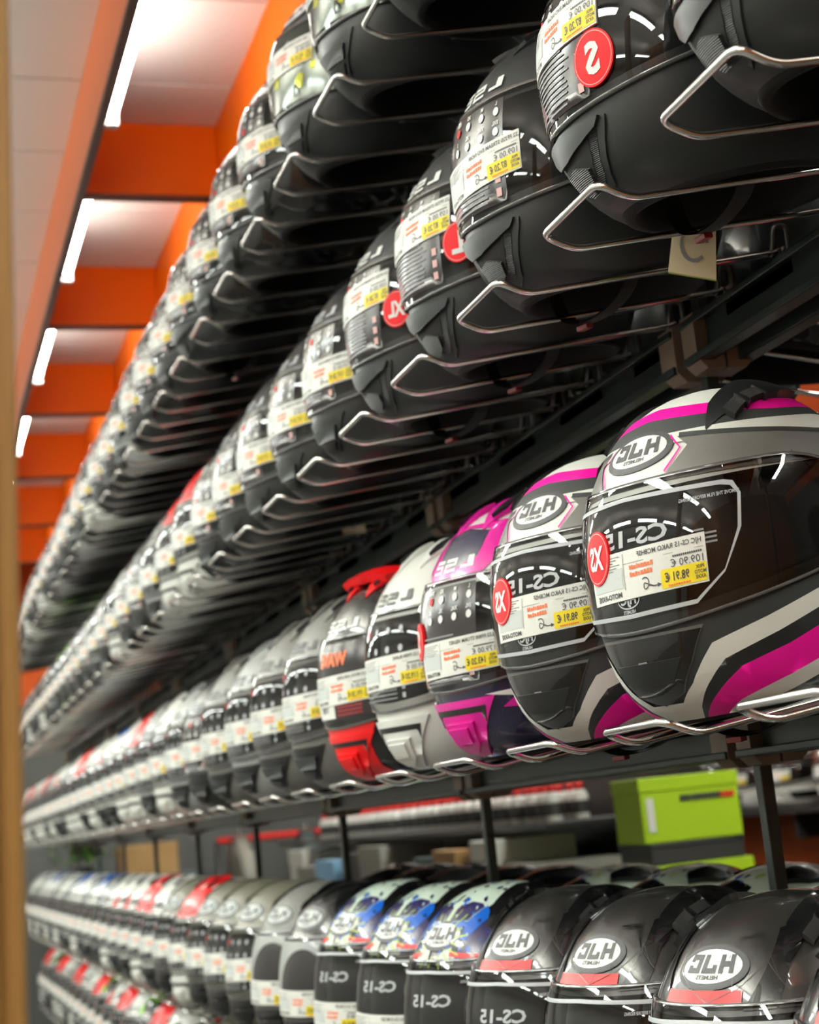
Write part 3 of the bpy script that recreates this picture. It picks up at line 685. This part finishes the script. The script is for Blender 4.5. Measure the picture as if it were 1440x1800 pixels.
KINDS = {
 'rako':   dict(paint='satin_white', chin='dark_grey', gfx=g_rako, film='outline', type='CS-15', price=('HJC CS-15 RAKO MC8HSF', '109.90', '98.91'), vent='wide', crown='wing', logo='dark', visor='visor_clear', strap=1),
 'stream': dict(paint='matte_black', film='dots', price=('LS2 FF320 STREAM EVO NOIR', '109.00', '87.20'), vent='kite', crown='slot', brow='block', strap=1, label_at=(.004, .116), label_tilt=.06),
 'streamhigh': None,
 'angle':  dict(paint='satin_black', film='dots', reddot=(0, 2), price=('LS2 FF800 STORM NOIR', '159.00', '137.20'), vent='slope', crown='slot', brow='block', lettering='print_grey'),
 'slash':  dict(paint='gloss_black', gfx=g_slash, film='dots', reddot=(1, 2), price=('LS2 FF353 RAPID NOIR', '79.00', '63.20'), vent='slope', crown='slot', brow='block'),
 'mirror': dict(paint='matte_black', gfx=g_pin, film='mirror', price=('HJC CS-15 NOIR MAT', '99.90', '92.91'), vent='slope', crown='wing', crown_mat='matte_black', label_at=(.008, .146), label_tilt=.04),
 'white':  dict(paint='white_paint', film='clear', price=('LS2 FF800 BLANC', '149.00', '119.20'), vent='flip', vent_mat='white_paint', crown='slot', brow='block', lettering='ink', label_at=(.006, .122)),
 'storm':  dict(paint='white_paint', chin='navy', gfx=g_storm, film='dots', price=('LS2 FF800 STORM VELVET', '179.00', '143.20'), vent='flip', vent_mat='magenta', crown='slot', crown_mat='magenta', brow='block', lettering='print_white', label_at=(.010, .112)),
 'redchin': dict(paint='gloss_black', gfx=g_redchin, film='wave', price=('LS2 MX701 EXPLORER', '249.00', '191.20'), vent='flip', vent_mat='red', crown='slot', crown_mat='red', brow='block', peak=1, label_at=(.004, .126)),
 'grey':   dict(paint='grey_paint', chin='grey_paint', film='clear', price=('LS2 FF320 TITANE', '119.00', '95.20'), vent='slope', crown='slot', brow='block', lettering='ink'),
 'redband': dict(paint='carbon_grey', gfx=g_band, film='outline', type='CS-15', price=('HJC CS-15 MC1SF', '109.90', '98.91'), vent='wide', crown='wing', crown_mat='gloss_black', logo='dark', label_at=(.010, .098)),
 'splat':  dict(paint='gloss_black', gfx=g_splat, film='outline', type='CS-15', price=('HJC CS-15 MC2SF', '109.90', '98.91'), vent='wide', crown='wing', crown_mat='gloss_black', logo='dark', label_at=(.016, .098), label_tilt=-.02),
 'sheetblack': dict(paint='gloss_black', film='sheet', price=('HJC C10 NOIR', '89.90', '79.90'), vent='wide', crown='wing', crown_mat='gloss_black', logo='dim', label_at=(.016, .098), label_tilt=-.02),
 'sheetgrey': dict(paint='grey_paint', film='sheet', price=('HJC C10 GRIS', '89.90', '79.90'), vent='wide', crown='wing', logo='dim', label_at=(.016, .098), label_tilt=-.02),
 'khaki':  dict(paint='khaki', film='clear', price=('HJC I70 KAKI', '199.90', '179.90'), vent='wide', crown='wing', crown_mat='khaki', logo='dim'),
 'redwhite': dict(paint='white_paint', gfx=g_redcrown, film='clear', price=('LS2 FF353 RED', '99.00', '79.20'), vent='flip', vent_mat='white_paint', crown='slot', crown_mat='red', brow='block', lettering='ink'),
 'silver': dict(paint='mid_grey', gfx=g_mix('gloss_black', 'white_paint', 4), film='clear', price=('LS2 FF320 SILVER', '119.00', '95.20'), vent='slope', crown='slot', brow='block', lettering='ink'),
 'multi':  dict(paint='white_paint', gfx=g_mix('red', 'gloss_black', 9), film='clear', price=('LS2 FF353 MULTI', '99.00', '79.20'), vent='kite', crown='slot', brow='block', lettering='ink'),
 'bluewhite': dict(paint='white_paint', gfx=g_mix('blue', 'gloss_black', 3), film='clear', price=('LS2 FF353 BLUE', '99.00', '79.20'), vent='kite', crown='slot', crown_mat='blue', brow='block', lettering='ink'),
 'limegreen': dict(paint='gloss_black', gfx=g_mix('hivis', 'hivis', 6), film='clear', price=('LS2 FF353 FLUO', '99.00', '79.20'), vent='slope', crown='slot', crown_mat='hivis', brow='block'),
}
KINDS['streamhigh'] = dict(KINDS['stream'], label_at=(.000, .154), label_tilt=.05)
KINDS['stream']['label_at'] = (.004, .124)
def peak_mesh(k):
    pm = PM(); P = [(.02, .06), (.058, .045), (.066, 0), (.058, -.045), (.02, -.06), (.0, -.04), (-.01, 0), (.0, .04)]
    decal(pm, [P], 'red', 0, top, .012, skirt=.006, lift=lambda x, y: .009+.16*max(0, x))
    return pm
PARTS = {}
HS = (1.10, 1.035, 1.205)
def hfin(pm, name):
    pm.v = [(a*HS[0], b*HS[1], c*HS[2]) for a, b, c in pm.v]; return pm.mesh(name)
def kind_parts(kn):
    if kn in PARTS: return PARTS[kn]
    k = KINDS[kn]; k['seed'] = len(PARTS)+1; out = []
    pm = shell_mesh(k)
    if k.get('gfx'): k['gfx'](pm)
    finish_shell(pm, k); out.append(('shell', hfin(pm, 'shell'), None))
    out.append(('visor', hfin(visor_mesh(k), 'visor'), 'clear visor with dark edges'))
    out.append(('visor_film', hfin(sticker(k), 'visor_film'), 'printed film on the visor'))
    out.append(('price_label', hfin(price_label(k), 'price_label'), 'white price label with a yellow price box'))
    out.append(('brow_logo', hfin((block_logo if k.get('brow') == 'block' else oval_logo)(k), 'brow_logo'), None))
    out.append(('chin_vent', hfin(chin_vent(k), 'chin_vent'), None))
    for s in (1, -1): out.append(('crown_vent', hfin(crown_vent(k, s), 'crown_vent'), None))
    for s in (1, -1): out.append(('visor_pivot', hfin(pivot(k, s), 'visor_pivot'), None))
    out.append(('rear_spoiler', hfin(spoiler(k), 'rear_spoiler'), None))
    if k.get('strap'): out.append(('chin_strap', hfin(chin_strap(k), 'chin_strap'), 'black strap with a red buckle'))
    if k.get('peak'): out.append(('peak', hfin(peak_mesh(k), 'peak'), 'red raised peak'))
    PARTS[kn] = out; return out
PROTO = {}
def copy_thing(src, label, group):
    r = src.copy(); COL.objects.link(r); r['label'] = label; r['group'] = group
    for ch in src.children:
        c = ch.copy(); COL.objects.link(c); c.parent = r
        for g in ch.children:
            d = g.copy(); COL.objects.link(d); d.parent = c
    return r
def helmet(kn, loc, yaw, pitch, label, group, roll=0.0):
    if kn not in PROTO:
        r = empty('helmet', (0, 0, 0), label=label, cat='helmet', group=group)
        vis = None
        for n, me, lb in kind_parts(kn):
            o_ = link(n, me, vis if n in ('visor_film', 'price_label') else r, lb)
            if n == 'visor': vis = o_
        PROTO[kn] = r
        o = r
    else: o = copy_thing(PROTO[kn], label, group)
    o.location = loc; o.rotation_euler = (roll, pitch, yaw); return o
def add_size(o, s, u, z, r):
    k = dict(size=(s, u, z, r)); link('size_sticker', hfin(size_sticker(k), 'size_sticker'), [c for c in o.children if c.name.startswith('visor') and 'pivot' not in c.name][0], f'round red sticker with a white mirrored {s}')

# ------------------------------------------------------------------ the rack
XP = 1.06; SLOPE = 0.15; TILT = math.radians(7.5); YAW = math.radians(24)
ROWS = {1: (0.647, 1.063), 2: (0.664, 0.580), 3: (0.683, 0.066), 4: (0.710, -0.440), 5: (0.735, -0.83)}   # lip x, lip height over the eye
def hook_mesh(length):
    pm = PM(); zr = SLOPE*(length-.03)-.013; hw = .070
    p = [(length, hw, zr+.004), (length-.01, hw, zr), (.034, hw, -.014), (.0, hw, .0), (.0, -hw, .0), (.034, -hw, -.014), (length-.01, -hw, zr), (length, -hw, zr+.004)]
    pm.tube(smooth_path(p, .014, 5), .0039, 'chrome', 8)
    return pm.mesh('wire_loop')
def clip_mesh(length):
    pm = PM(); zr = SLOPE*(length-.03)-.013
    for s in (1, -1):
        pm.tube(smooth_path([(length-.012, s*.070, zr-.005), (length-.004, s*.070, zr+.034), (length+.012, s*.070, zr+.034), (length+.012, s*.070, zr-.028)], .006, 3), .0036, 'clip_steel', 6)
    pm.box(length+.006, length+.018, -.085, .085, zr-.030, zr-.008, 'rack_black', .002)
    return pm.mesh('mounting_plate')
HL = {}
def hook(row, y, label, group, far=False):
    x, z = ROWS[row]; L = XP-.012-x-.018
    key = row
    if key not in HL: HL[key] = (hook_mesh(L), clip_mesh(L))
    o = empty('display_hook', (x, y, EYE+z), label=label, cat='wire hook', group=group)
    if far: o.location.x = 2*XP-x; o.rotation_euler = (0, 0, math.pi)
    link('wire_loop', HL[key][0], o); link('mounting_plate', HL[key][1], o)
    return o
# posts with plates, and the rails of each bay
POSTS = [1.90+1.062*k for k in range(-1, 9)]
rail_z = {r: ROWS[r][1]+SLOPE*.36-.055 for r in ROWS}
for k, y in enumerate(POSTS):
    nm = 'out of view before the first bay' if k == 0 else f'{ordn[k-1]} one from the camera'
    o = empty('rack_post', (XP, y, 0), label='black steel upright of the helmet rack, '+nm, cat='post', group='uprights of the helmet rack')
    one('upright', lambda p: p.box(-.009, .009, -.009, .009, 0, EYE+1.35, 'rack_black', .002), o)
    one('foot', lambda p: p.box(-.30, .30, -.03, .03, 0, .06, 'rack_black', .006), o)
    for r in ROWS:
        def bracket(p):
            z = EYE+rail_z[r]
            for s in (-1, 1):
                c = [(-.040, .035), (.0, .052), (.0, -.042), (-.026, -.042), (-.040, -.028)]
                for q in (1, -1):
                    y0 = s*.012; y1 = s*.052
                    v = [(q*a, y0, z+b) for a, b in c]+[(q*a-q*.002, y1, z+b*.96) for a, b in c]; n = len(c)
                    p.add(v, [tuple(range(n)), tuple(range(2*n-1, n-1, -1))]+[(i, i+n, (i+1) % n+n, (i+1) % n) for i in range(n)], 'bracket_brown', False)
        one('bracket', bracket, o)
bay = {}
for r in ROWS:
    for k in range(len(POSTS)-1):
        for s in (-1, 1):
            if s == 1 and r in (5,): continue
            y0, y1 = POSTS[k]+.014, POSTS[k+1]-.014; L = y1-y0
            if (r, s) not in bay:
                p = PM(); q = s
                def bx(a, b, c, d, m='rack_black'): p.box(min(a, b), max(a, b), -L/2, L/2, c, d, m, .0015)
                bx(q*.004, q*.010, -.030, .030); bx(q*.004, q*.030, .026, .030); bx(q*.004, q*.030, -.030, -.026); bx(q*.026, q*.030, .020, .030); bx(q*.026, q*.030, -.030, -.020)
                bay[(r, s)] = p.mesh('rack_rail')
            rown = {1: 'top', 2: 'second', 3: 'middle', 4: 'fourth', 5: 'lowest'}[r]
            o = link('rack_rail', bay[(r, s)], None, f'dark {rown} hook rail, {"aisle" if s < 0 else "rear"} side, {ordn[k]} bay from the near end', 'rail', 'rails of the helmet rack')
            o.location = (XP+s*.014, (y0+y1)/2, EYE+rail_z[r])

LOOK = {'streamhigh': 'matte black helmet with price label above red disc', 'rako': 'white grey and pink helmet with oval logo', 'stream': 'matte black helmet with dotted size film', 'angle': 'satin black helmet with angular chin vent',
 'slash': 'black helmet with pale side slashes', 'mirror': 'matte black helmet with mirrored visor film', 'white': 'plain white helmet with a black mouth slot', 'storm': 'magenta, navy and white full face helmet',
 'redchin': 'black helmet with red chin and red peak', 'grey': 'grey helmet with a dark chin vent', 'redband': 'gloss black helmet with oval logo over red band', 'splat': 'black helmet with blue white splatter crown',
 'sheetblack': 'black helmet with grey film and dark arch', 'sheetgrey': 'grey helmet with a grey film and dark arch', 'khaki': 'khaki grey helmet with an oval logo', 'redwhite': 'white helmet with a red crown',
 'silver': 'silver grey helmet with black and white patches', 'multi': 'white helmet with red and black patches', 'bluewhite': 'white helmet with blue patches', 'limegreen': 'black helmet with fluorescent green patches'}
ROWN = {1: 'top row', 2: 'second row', 3: 'middle row', 4: 'fourth row', 5: 'lowest row'}
rj = random.Random(21)
def fill_row(row, y_first, step, kinds, nhook0=0, dz=0.0):
    x, z = ROWS[row]; hel = []
    for i, kn in enumerate(kinds):
        y = y_first+step*i
        hook(row, y, f'chrome wire hook of the {ROWN[row]}, {ordn[i]} from the near end', f'wire hooks of the {ROWN[row]}')
        if kn is None: hel.append(None); continue
        a = math.pi+(YAW if row > 2 else math.radians(17))-(math.radians(13) if row == 2 and i < 2 else 0)+rj.uniform(-.04, .04); t = (TILT if row < 4 else math.radians(1.5))+rj.uniform(-.012, .016)
        R = Matrix.Rotation(a, 4, 'Z') @ Matrix.Rotation(t, 4, 'Y'); c = R @ Vector((.112*HS[0], 0, 0))
        loc = Vector((x+(.074 if row == 2 and i < 3 else {1: .071, 2: .089, 4: .046}.get(row, .066)), y-.006, EYE+z+.004+dz))-c
        hel.append(helmet(kn, loc, a, t, f'{LOOK[kn]}, {ordn[i]} from right in the {ROWN[row]}', f'helmets on the {ROWN[row]}'))
    return hel
mixfar = ['white', 'silver', 'slash', 'grey', 'multi', 'white', 'slash', 'silver', 'redwhite', 'white', 'grey', 'angle']
R1 = ['mirror', 'mirror', 'mirror', 'mirror', 'slash', 'slash', 'slash', 'stream', 'angle', 'slash', 'angle', 'silver', 'slash', 'angle', 'white', 'slash', 'silver', 'angle', 'slash', 'silver', 'angle', 'white', 'slash', 'slash', 'white', 'angle', 'silver', 'slash', 'silver', 'slash']
R2 = ['stream', 'streamhigh', 'stream', 'streamhigh', 'streamhigh', 'angle', 'angle', 'angle', 'angle', 'slash', 'redwhite', 'redwhite', 'silver', 'angle', 'slash', 'white', 'angle', 'silver', 'slash', 'angle', 'slash', 'limegreen', 'limegreen', 'silver', 'slash', 'white', 'angle', 'slash', 'white', 'slash', 'silver', 'angle']
R3 = [None, 'rako', 'rako', 'storm', 'white', 'redchin', 'grey', 'grey', 'silver', 'grey', 'angle', 'silver', 'white', 'silver', 'redwhite', 'white', 'bluewhite', 'multi', 'white', 'multi', 'redwhite', 'white', 'silver', 'multi', 'white', 'silver', 'redwhite', 'white', 'multi', 'white', 'redwhite', 'white', 'multi']
R4 = ['redband', 'redband', 'redband', 'redband', 'splat', 'splat', 'splat', 'sheetblack', 'sheetgrey', 'khaki', 'khaki', 'khaki', 'redwhite', 'khaki', 'multi', 'redwhite', 'multi', 'multi', 'white', 'silver', 'bluewhite', 'silver', 'white', 'bluewhite', 'silver', 'white', 'silver', 'white', 'bluewhite', 'white', 'silver', 'white', 'silver']
R5 = ['multi', 'redwhite', 'limegreen', 'white', 'redwhite', 'multi', 'limegreen', 'redwhite', 'white', 'multi', 'redwhite', 'silver', 'white', 'redwhite', 'limegreen', 'multi', 'redwhite']
h1 = fill_row(1, 1.345+.28, .2800, R1)
h2 = fill_row(2, 1.146, .2805, R2)
h3 = fill_row(3, 1.187, .2805, R3)
h4 = fill_row(4, 1.225, .2790, R4)
h5 = fill_row(5, 5.35, .2790, R5)
add_size(h2[1], 'S', .062, .112, .0235); add_size(h2[3], 'L', .080, .122, .022); add_size(h2[4], 'XL', .082, .124, .022)
add_size(h3[1], 'XS', -.038, .140, .0215); add_size(h3[2], 'XS', -.038, .140, .0215); add_size(h3[3], 'S', -.070, .134, .020)
# rear side of the rack: fewer helmets, only what shows past the front rows
def rear(row, ys, kn):
    x, z = ROWS[row]
    for i, y in enumerate(ys):
        hook(row, y, f'chrome wire hook on the rear side of the {ROWN[row]}, {ordn[i]} from the near end', f'rear wire hooks of the {ROWN[row]}', far=True)
        k = kn[i % len(kn)]
        if k is None: continue
        a = rj.uniform(-.06, .06); t = TILT if row < 4 else 0.03; R = Matrix.Rotation(a, 4, 'Z') @ Matrix.Rotation(t, 4, 'Y'); c = R @ Vector((.112*HS[0], 0, 0))
        helmet(k, Vector((2*XP-x-.066, y, EYE+z+(.010 if row < 4 else -.004)))-c, a, t, f'{LOOK[k]}, {ordn[i]} at the back of the {ROWN[row]}', f'helmets on the rear side of the {ROWN[row]}')
dk = ['slash', 'angle', 'stream', 'slash', 'angle', 'slash', 'stream']
rear(4, [1.9+.28*i for i in range(9)], ['splat', 'splat', 'splat', 'splat', 'sheetblack', 'sheetblack', 'angle', 'slash', 'slash'])
rear(3, [1.62+.28*i for i in range(18)], ['redchin']+dk*3)
rear(2, [1.22+.28*i for i in range(22)], dk)
rear(1, [1.50+.28*i for i in range(20)], dk[::-1])

# ------------------------------------------------------------------ wooden edge at the left of the view
def _wood():
    m = mat('wood', srgb(150, 112, 58), 0.45); nt = m.node_tree; b = nt.nodes['Principled BSDF']
    tc = nt.nodes.new('ShaderNodeTexCoord'); mp = nt.nodes.new('ShaderNodeMapping'); mp.inputs['Scale'].default_value = (60, 60, 3)
    nz = nt.nodes.new('ShaderNodeTexNoise'); nz.inputs['Scale'].default_value = 1.5; nz.inputs['Detail'].default_value = 5
    cr = nt.nodes.new('ShaderNodeValToRGB'); cr.color_ramp.elements[0].color = (*srgb(128, 92, 44), 1); cr.color_ramp.elements[1].color = (*srgb(168, 128, 70), 1)
    nt.links.new(tc.outputs['Object'], mp.inputs[0]); nt.links.new(mp.outputs[0], nz.inputs['Vector']); nt.links.new(nz.outputs['Fac'], cr.inputs[0]); nt.links.new(cr.outputs[0], b.inputs['Base Color'])
_wood()
fr = empty('wooden_frame', (0.062, 0.80, 0), label='golden brown wooden frame edge standing upright close to the camera', cat='frame')
one('stile', lambda p: (p.box(-.09, -.012, -.02, .02, 0, 2.6, 'wood', .004), p.box(-.014, 0, -.014, .014, 0, 2.6, 'wood', .004)), fr)
fr.rotation_euler = (0, math.radians(2.03), 0); fr.location.x = 0.0043

# ------------------------------------------------------------------ paper tags hanging in the rack
mat('tag_beige', srgb(216, 198, 164), 0.6); mat('tag_green', srgb(150, 178, 50), 0.6); mat('string', srgb(30, 30, 30), 0.8)
def tag_card(loc, rot, wd, ht, label, m='tag_beige'):
    o = empty('paper_tag', loc, rot, label, 'tag', 'paper tags hanging in the rack')
    def leaf(p, off, mm):
        p.add([(-wd/2+.2*wd, off, 0), (wd/2, off, -.15*ht), (wd/2, off, -ht), (-wd/2, off, -.84*ht)], [(0, 1, 2, 3)], mm, False)
    def bld(p):
        for j in range(4):
            v = [(-wd*.35, j*.0022, 0), (wd/2, j*.0022, -.12*ht), (wd/2, j*.0022+.0012, -ht), (-wd/2, j*.0022+.0012, -.86*ht)]
            v2 = [(a, b+.0012, c) for a, b, c in v]; mm = m if j < 2 else 'tag_green'
            p.add(v+v2, [(0, 1, 2, 3), (7, 6, 5, 4), (0, 4, 5, 1), (1, 5, 6, 2), (2, 6, 7, 3), (3, 7, 4, 0)], mm, False)
    one('card', bld, o)
    one('print_mark', lambda p: p.add([(.3*wd*math.cos(a)*r+.05*wd, -.0006, -.5*ht+.26*ht*math.sin(a)*r) for r in (1, .8) for a in np.linspace(0, 5.4, 16)], [(i, i+1, i+17, i+16) for i in range(15)], 'ink_grey', False), o)
    one('cord', lambda p: p.tube([(-wd*.30, .002, -.006), (-wd*.28, .003, .02), (-wd*.22, .003, .05)], .0012, 'string', 5), o)
    return o
tag_card((.86, 1.53, EYE+.628), (0, .12, math.radians(150)+math.pi), .052, .082, 'beige folded paper tag with green back hanging under the third helmet of the second row')
tag_card((.93, 2.06, EYE+.700), (0, .3, math.radians(160)+math.pi), .026, .04, 'small beige paper tag hanging from the wires left of the larger tag')
tag_card((.95, 3.56, EYE+.690), (0, .1, math.radians(150)+math.pi), .05, .06, 'pale green paper tag hanging low in the rack, left one of a pair')
tag_card((.95, 3.32, EYE+.665), (0, -.1, math.radians(150)+math.pi), .05, .06, 'pale green paper tag hanging low in the rack, right one of a pair')

# ------------------------------------------------------------------ things beyond the rack, seen through the gap
mat('box_green', srgb(168, 204, 22), 0.5, noise=0.03); mat('box_dark', srgb(44, 44, 42), 0.5); mat('cardboard', srgb(170, 132, 84), 0.7, noise=0.06); mat('shelf_black', srgb(30, 30, 30), 0.4)
mat('bottle_white', srgb(224, 222, 216), 0.35); mat('cap_red', srgb(216, 40, 36), 0.4); mat('sky_blue', srgb(140, 186, 220), 0.7); mat('teal_grey', srgb(74, 90, 92), 0.6)
mat('cloth_grey', srgb(140, 138, 130), 0.8); mat('leaf', srgb(70, 104, 36), 0.6); mat('pot', srgb(60, 58, 54), 0.6); mat('rust', srgb(170, 84, 40), 0.6)
def box_thing(name, x, y, z, sx, sy, sz, m, label, rz=0.0, group=None, marks=None):
    o = empty(name, (x, y, z), (0, 0, rz), label, 'box', group)
    one('carton', lambda p: p.box(-sx/2, sx/2, -sy/2, sy/2, 0, sz*.82, m, .003), o)
    one('lid', lambda p: p.box(-sx/2-.003, sx/2+.003, -sy/2-.003, sy/2+.003, sz*.78, sz, m, .003), o)
    if marks:
        pm_ = one('lettering', marks, o); pm_['kind'] = 'stuff'; one('side_print', greenpatch, o)
    return o
def greenprint(p):
    rd = random.Random(2); u = -.03
    while u < .13:
        b = rd.uniform(.005, .012); p.add([(u, -.1035, .105), (u+b, -.1035, .105), (u+b, -.1035, .122), (u, -.1035, .122)], [(0, 1, 2, 3)], 'ink' if u < .09 else 'cap_red', False); u += b+.002
def greenpatch(p):
    p.add([(-.130, -.1035, .03), (-.110, -.1035, .03), (-.110, -.1035, .12), (-.130, -.1035, .12)], [(0, 1, 2, 3)], 'paper', False)
zs0 = EYE-.44
sr = empty('shelf_unit', (2.35, 6.1, 0), label='low black display shelf standing beyond the helmet rack', cat='shelf')
one('base', lambda p: p.box(-.5, .5, -2.1, 2.9, 0, .10, 'shelf_black', .004), sr)
for z in (.45, .75, zs0-.02): one('shelf_board', lambda p: p.box(-.5, .5, -2.1, 2.9, z, z+.02, 'shelf_black', .003), sr)
one('back_panel', lambda p: p.box(-.01, .01, -1.5, 2.9, .1, EYE+.10, 'shelf_black', .003), sr)
one('shelf_board', lambda p: p.box(-.36, -.01, -1.1, 2.9, EYE-.075, EYE-.055, 'shelf_black', .003), sr)
for y in (-2.08, -.58, 1.2, 2.88): one('side_panel', lambda p: p.box(-.5, .5, y-.015, y+.015, 0, zs0, 'shelf_black', .003), sr)
box_thing('carton_box', 2.07, 4.22, zs0, .30, .2, .045, 'box_dark', 'flat dark carton at the bottom of the bright green stack', .0, 'cartons stacked beyond the rack')
box_thing('carton_box', 2.07, 4.22, zs0+.046, .32, .2, .205, 'box_green', 'bright yellow green carton below the dark one in the stack', -.03, 'cartons stacked beyond the rack')
box_thing('carton_box', 2.07, 4.22, zs0+.252, .28, .2, .058, 'box_dark', 'dark grey carton between the two bright green cartons', .02, 'cartons stacked beyond the rack')
box_thing('carton_box', 2.07, 4.22, zs0+.311, .29, .2, .175, 'box_green', 'bright yellow green carton on top of the stack with small dark lettering', -.05, 'cartons stacked beyond the rack', greenprint)
bp = PM(); bp.lathe([(.026, 0), (.028, .004), (.028, .075), (.022, .09), (.012, .098)], 'bottle_white', 14); bme = bp.mesh('bottle')
cp = PM(); cp.lathe([(.014, .097), (.014, .122), (.010, .124)], 'cap_red', 12); cme = cp.mesh('cap')
lp = PM(); lp.lathe([(.0283, .02), (.0286, .022), (.0286, .06), (.0283, .062)], 'box_dark', 14); lme = lp.mesh('label_band')
bsrc = None; n = 0
for i in range(30):
    for j in range(2):
        lb = f'white bottle with red cap on the black shelf, {ordn[i]} in the {"front" if j == 0 else "back"} line'
        if bsrc is None:
            bsrc = empty('bottle', (0, 0, 0), label=lb, cat='bottle', group='bottles on the shelf beyond the rack'); link('body', bme, bsrc); link('cap', cme, bsrc); link('label_band', lme, bsrc); o = bsrc
        else: o = copy_thing(bsrc, lb, 'bottles on the shelf beyond the rack')
        o.location = (2.05+j*.10+rj.uniform(-.01, .01), 5.06+i*.105+rj.uniform(-.012, .012), EYE-.055); o.rotation_euler.z = rj.uniform(0, 6)
for i in range(10):
    m = ['cloth_grey', 'paper', 'cardboard', 'teal_grey', 'paper', 'cloth_grey', 'box_dark', 'sky_blue', 'cloth_grey', 'paper'][i]
    nmz = ['pale grey', 'white', 'brown cardboard', 'grey teal', 'off-white', 'light grey', 'charcoal', 'light blue', 'stone grey', 'whitish'][i]
    box_thing('carton_box', 2.08+rj.uniform(-.03, .03), 5.15+i*.36, zs0, .3, .28, .26+.08*((i*3) % 4)/3, m, f'{nmz} carton on the low shelf under the bottles, {ordn[i]} from the near end', rj.uniform(-.08, .08), 'cartons under the bottles')
# hanging garments on the far wall, a red rail, cardboard box and a leafy plant
far = empty('garment_rail', (3.3, 10.85, 0), label='red clothes rail along the far wall', cat='rail')
one('bar', lambda p: p.tube([(-1.3, 0, EYE-.02), (1.0, 0, EYE-.02)], .022, 'cap_red', 8), far)
for x in (-1.3, 1.0): one('stand', lambda p: p.tube([(x, 0, 0), (x, 0, EYE-.02)], .02, 'shelf_black', 8), far)
def garment(x, y, m, label):
    o = empty('jacket', (x, y, EYE-.02), (0, 0, rj.uniform(-.15, .15)), label, 'jacket', 'jackets on the red rail')
    def bld(p):
        prof = [(-.03, .05), (.02, .05), (-.06, .17), (-.10, .22), (-.2, .2), (-.62, .21), (-.70, .21)]; v = []; f = []; nn = 14
        for z, wd in prof:
            for k in range(nn): a = 2*math.pi*k/nn; v.append((.07*math.cos(a)*(1+.2*math.sin(3*a)), wd*math.sin(a), z))
        for i in range(len(prof)-1):
            for k in range(nn): f.append((i*nn+k, i*nn+(k+1) % nn, (i+1)*nn+(k+1) % nn, (i+1)*nn+k))
        p.add(v, f, m)
    one('body', bld, o)
    for s in (-1, 1): one('sleeve', lambda p: p.tube([(0, s*.18, -.09), (.0, s*.25, -.22), (.01, s*.27, -.45), (.02, s*.27, -.60)], [.05, .055, .05, .04], m, 10), o)
    one('hanger', lambda p: p.tube([(0, 0, .06), (0, 0, 0)], .004, 'chrome', 6), o)
for i, (x, m, nmz) in enumerate(((2.15, 'cloth_grey', 'pale grey'), (2.6, 'teal_grey', 'teal grey'), (2.95, 'box_dark', 'charcoal'), (3.35, 'sky_blue', 'light blue'), (3.7, 'cloth_grey', 'stone grey'), (4.05, 'box_dark', 'black'))):
    garment(x, 10.85, m, f'{nmz} jacket hanging on the red rail at the far wall')
cab = empty('counter', (1.45, 10.9, 0), label='dark counter against the far wall left of the clothes rail', cat='counter')
one('body', lambda p: p.box(-.45, .35, -.3, .3, 0, EYE-.22, 'shelf_black', .005), cab); one('worktop', lambda p: p.box(-.48, .38, -.33, .33, EYE-.22, EYE-.19, 'teal_grey', .004), cab)
box_thing('carton_box', 1.52, 10.75, EYE-.19, .36, .26, .2, 'cardboard', 'plain brown cardboard box on the dark far counter')
pl = empty('potted_plant', (1.12, 10.75, EYE-.19), label='leafy green potted plant on the far counter beside the cardboard box', cat='plant')
one('pot', lambda p: p.lathe([(.05, 0), (.065, .09), (.07, .1)], 'pot', 14), pl)
def leaves(p):
    rd = random.Random(8)
    for j in range(90):
        a = rd.uniform(0, 6.28); e = rd.uniform(.2, 1.4); L = rd.uniform(.14, .34); d = Vector((math.cos(a)*math.cos(e), math.sin(a)*math.cos(e), math.sin(e))); b = Vector((0, 0, .09))+d*L*rd.uniform(.2, .8)
        s = d.cross(Vector((0, 0, 1))).normalized()*.022; t = b+d*.10+Vector((0, 0, -.03)); m_ = b+d*.05+Vector((0, 0, .012))
        p.add([b, m_+s, t, m_-s], [(0, 1, 2, 3)], 'leaf', True)
lv = one('foliage', leaves, pl); lv['kind'] = 'stuff'
# shelf with helmets on the orange right-hand wall
ws = empty('wall_shelf', (4.2, 7.0, EYE-.12), label='dark wall shelf with spare helmets on the orange side wall', cat='shelf')
one('board', lambda p: p.box(-.2, .2, -1.6, 1.6, -.03, 0, 'shelf_black', .003), ws)
for y in (-1.3, 0, 1.3): one('bracket', lambda p: p.box(-.16, .19, y-.01, y+.01, -.15, -.03, 'shelf_black', .003), ws)
for i, kn in enumerate(('redwhite', 'multi', 'white', 'redwhite', 'multi', 'silver')):
    helmet(kn, Vector((4.15, 5.8+i*.42, EYE-.118)), math.pi+.2, 0, f'{LOOK[kn]}, {ordn[i]} on the dark wall shelf', 'helmets on the far wall shelf')
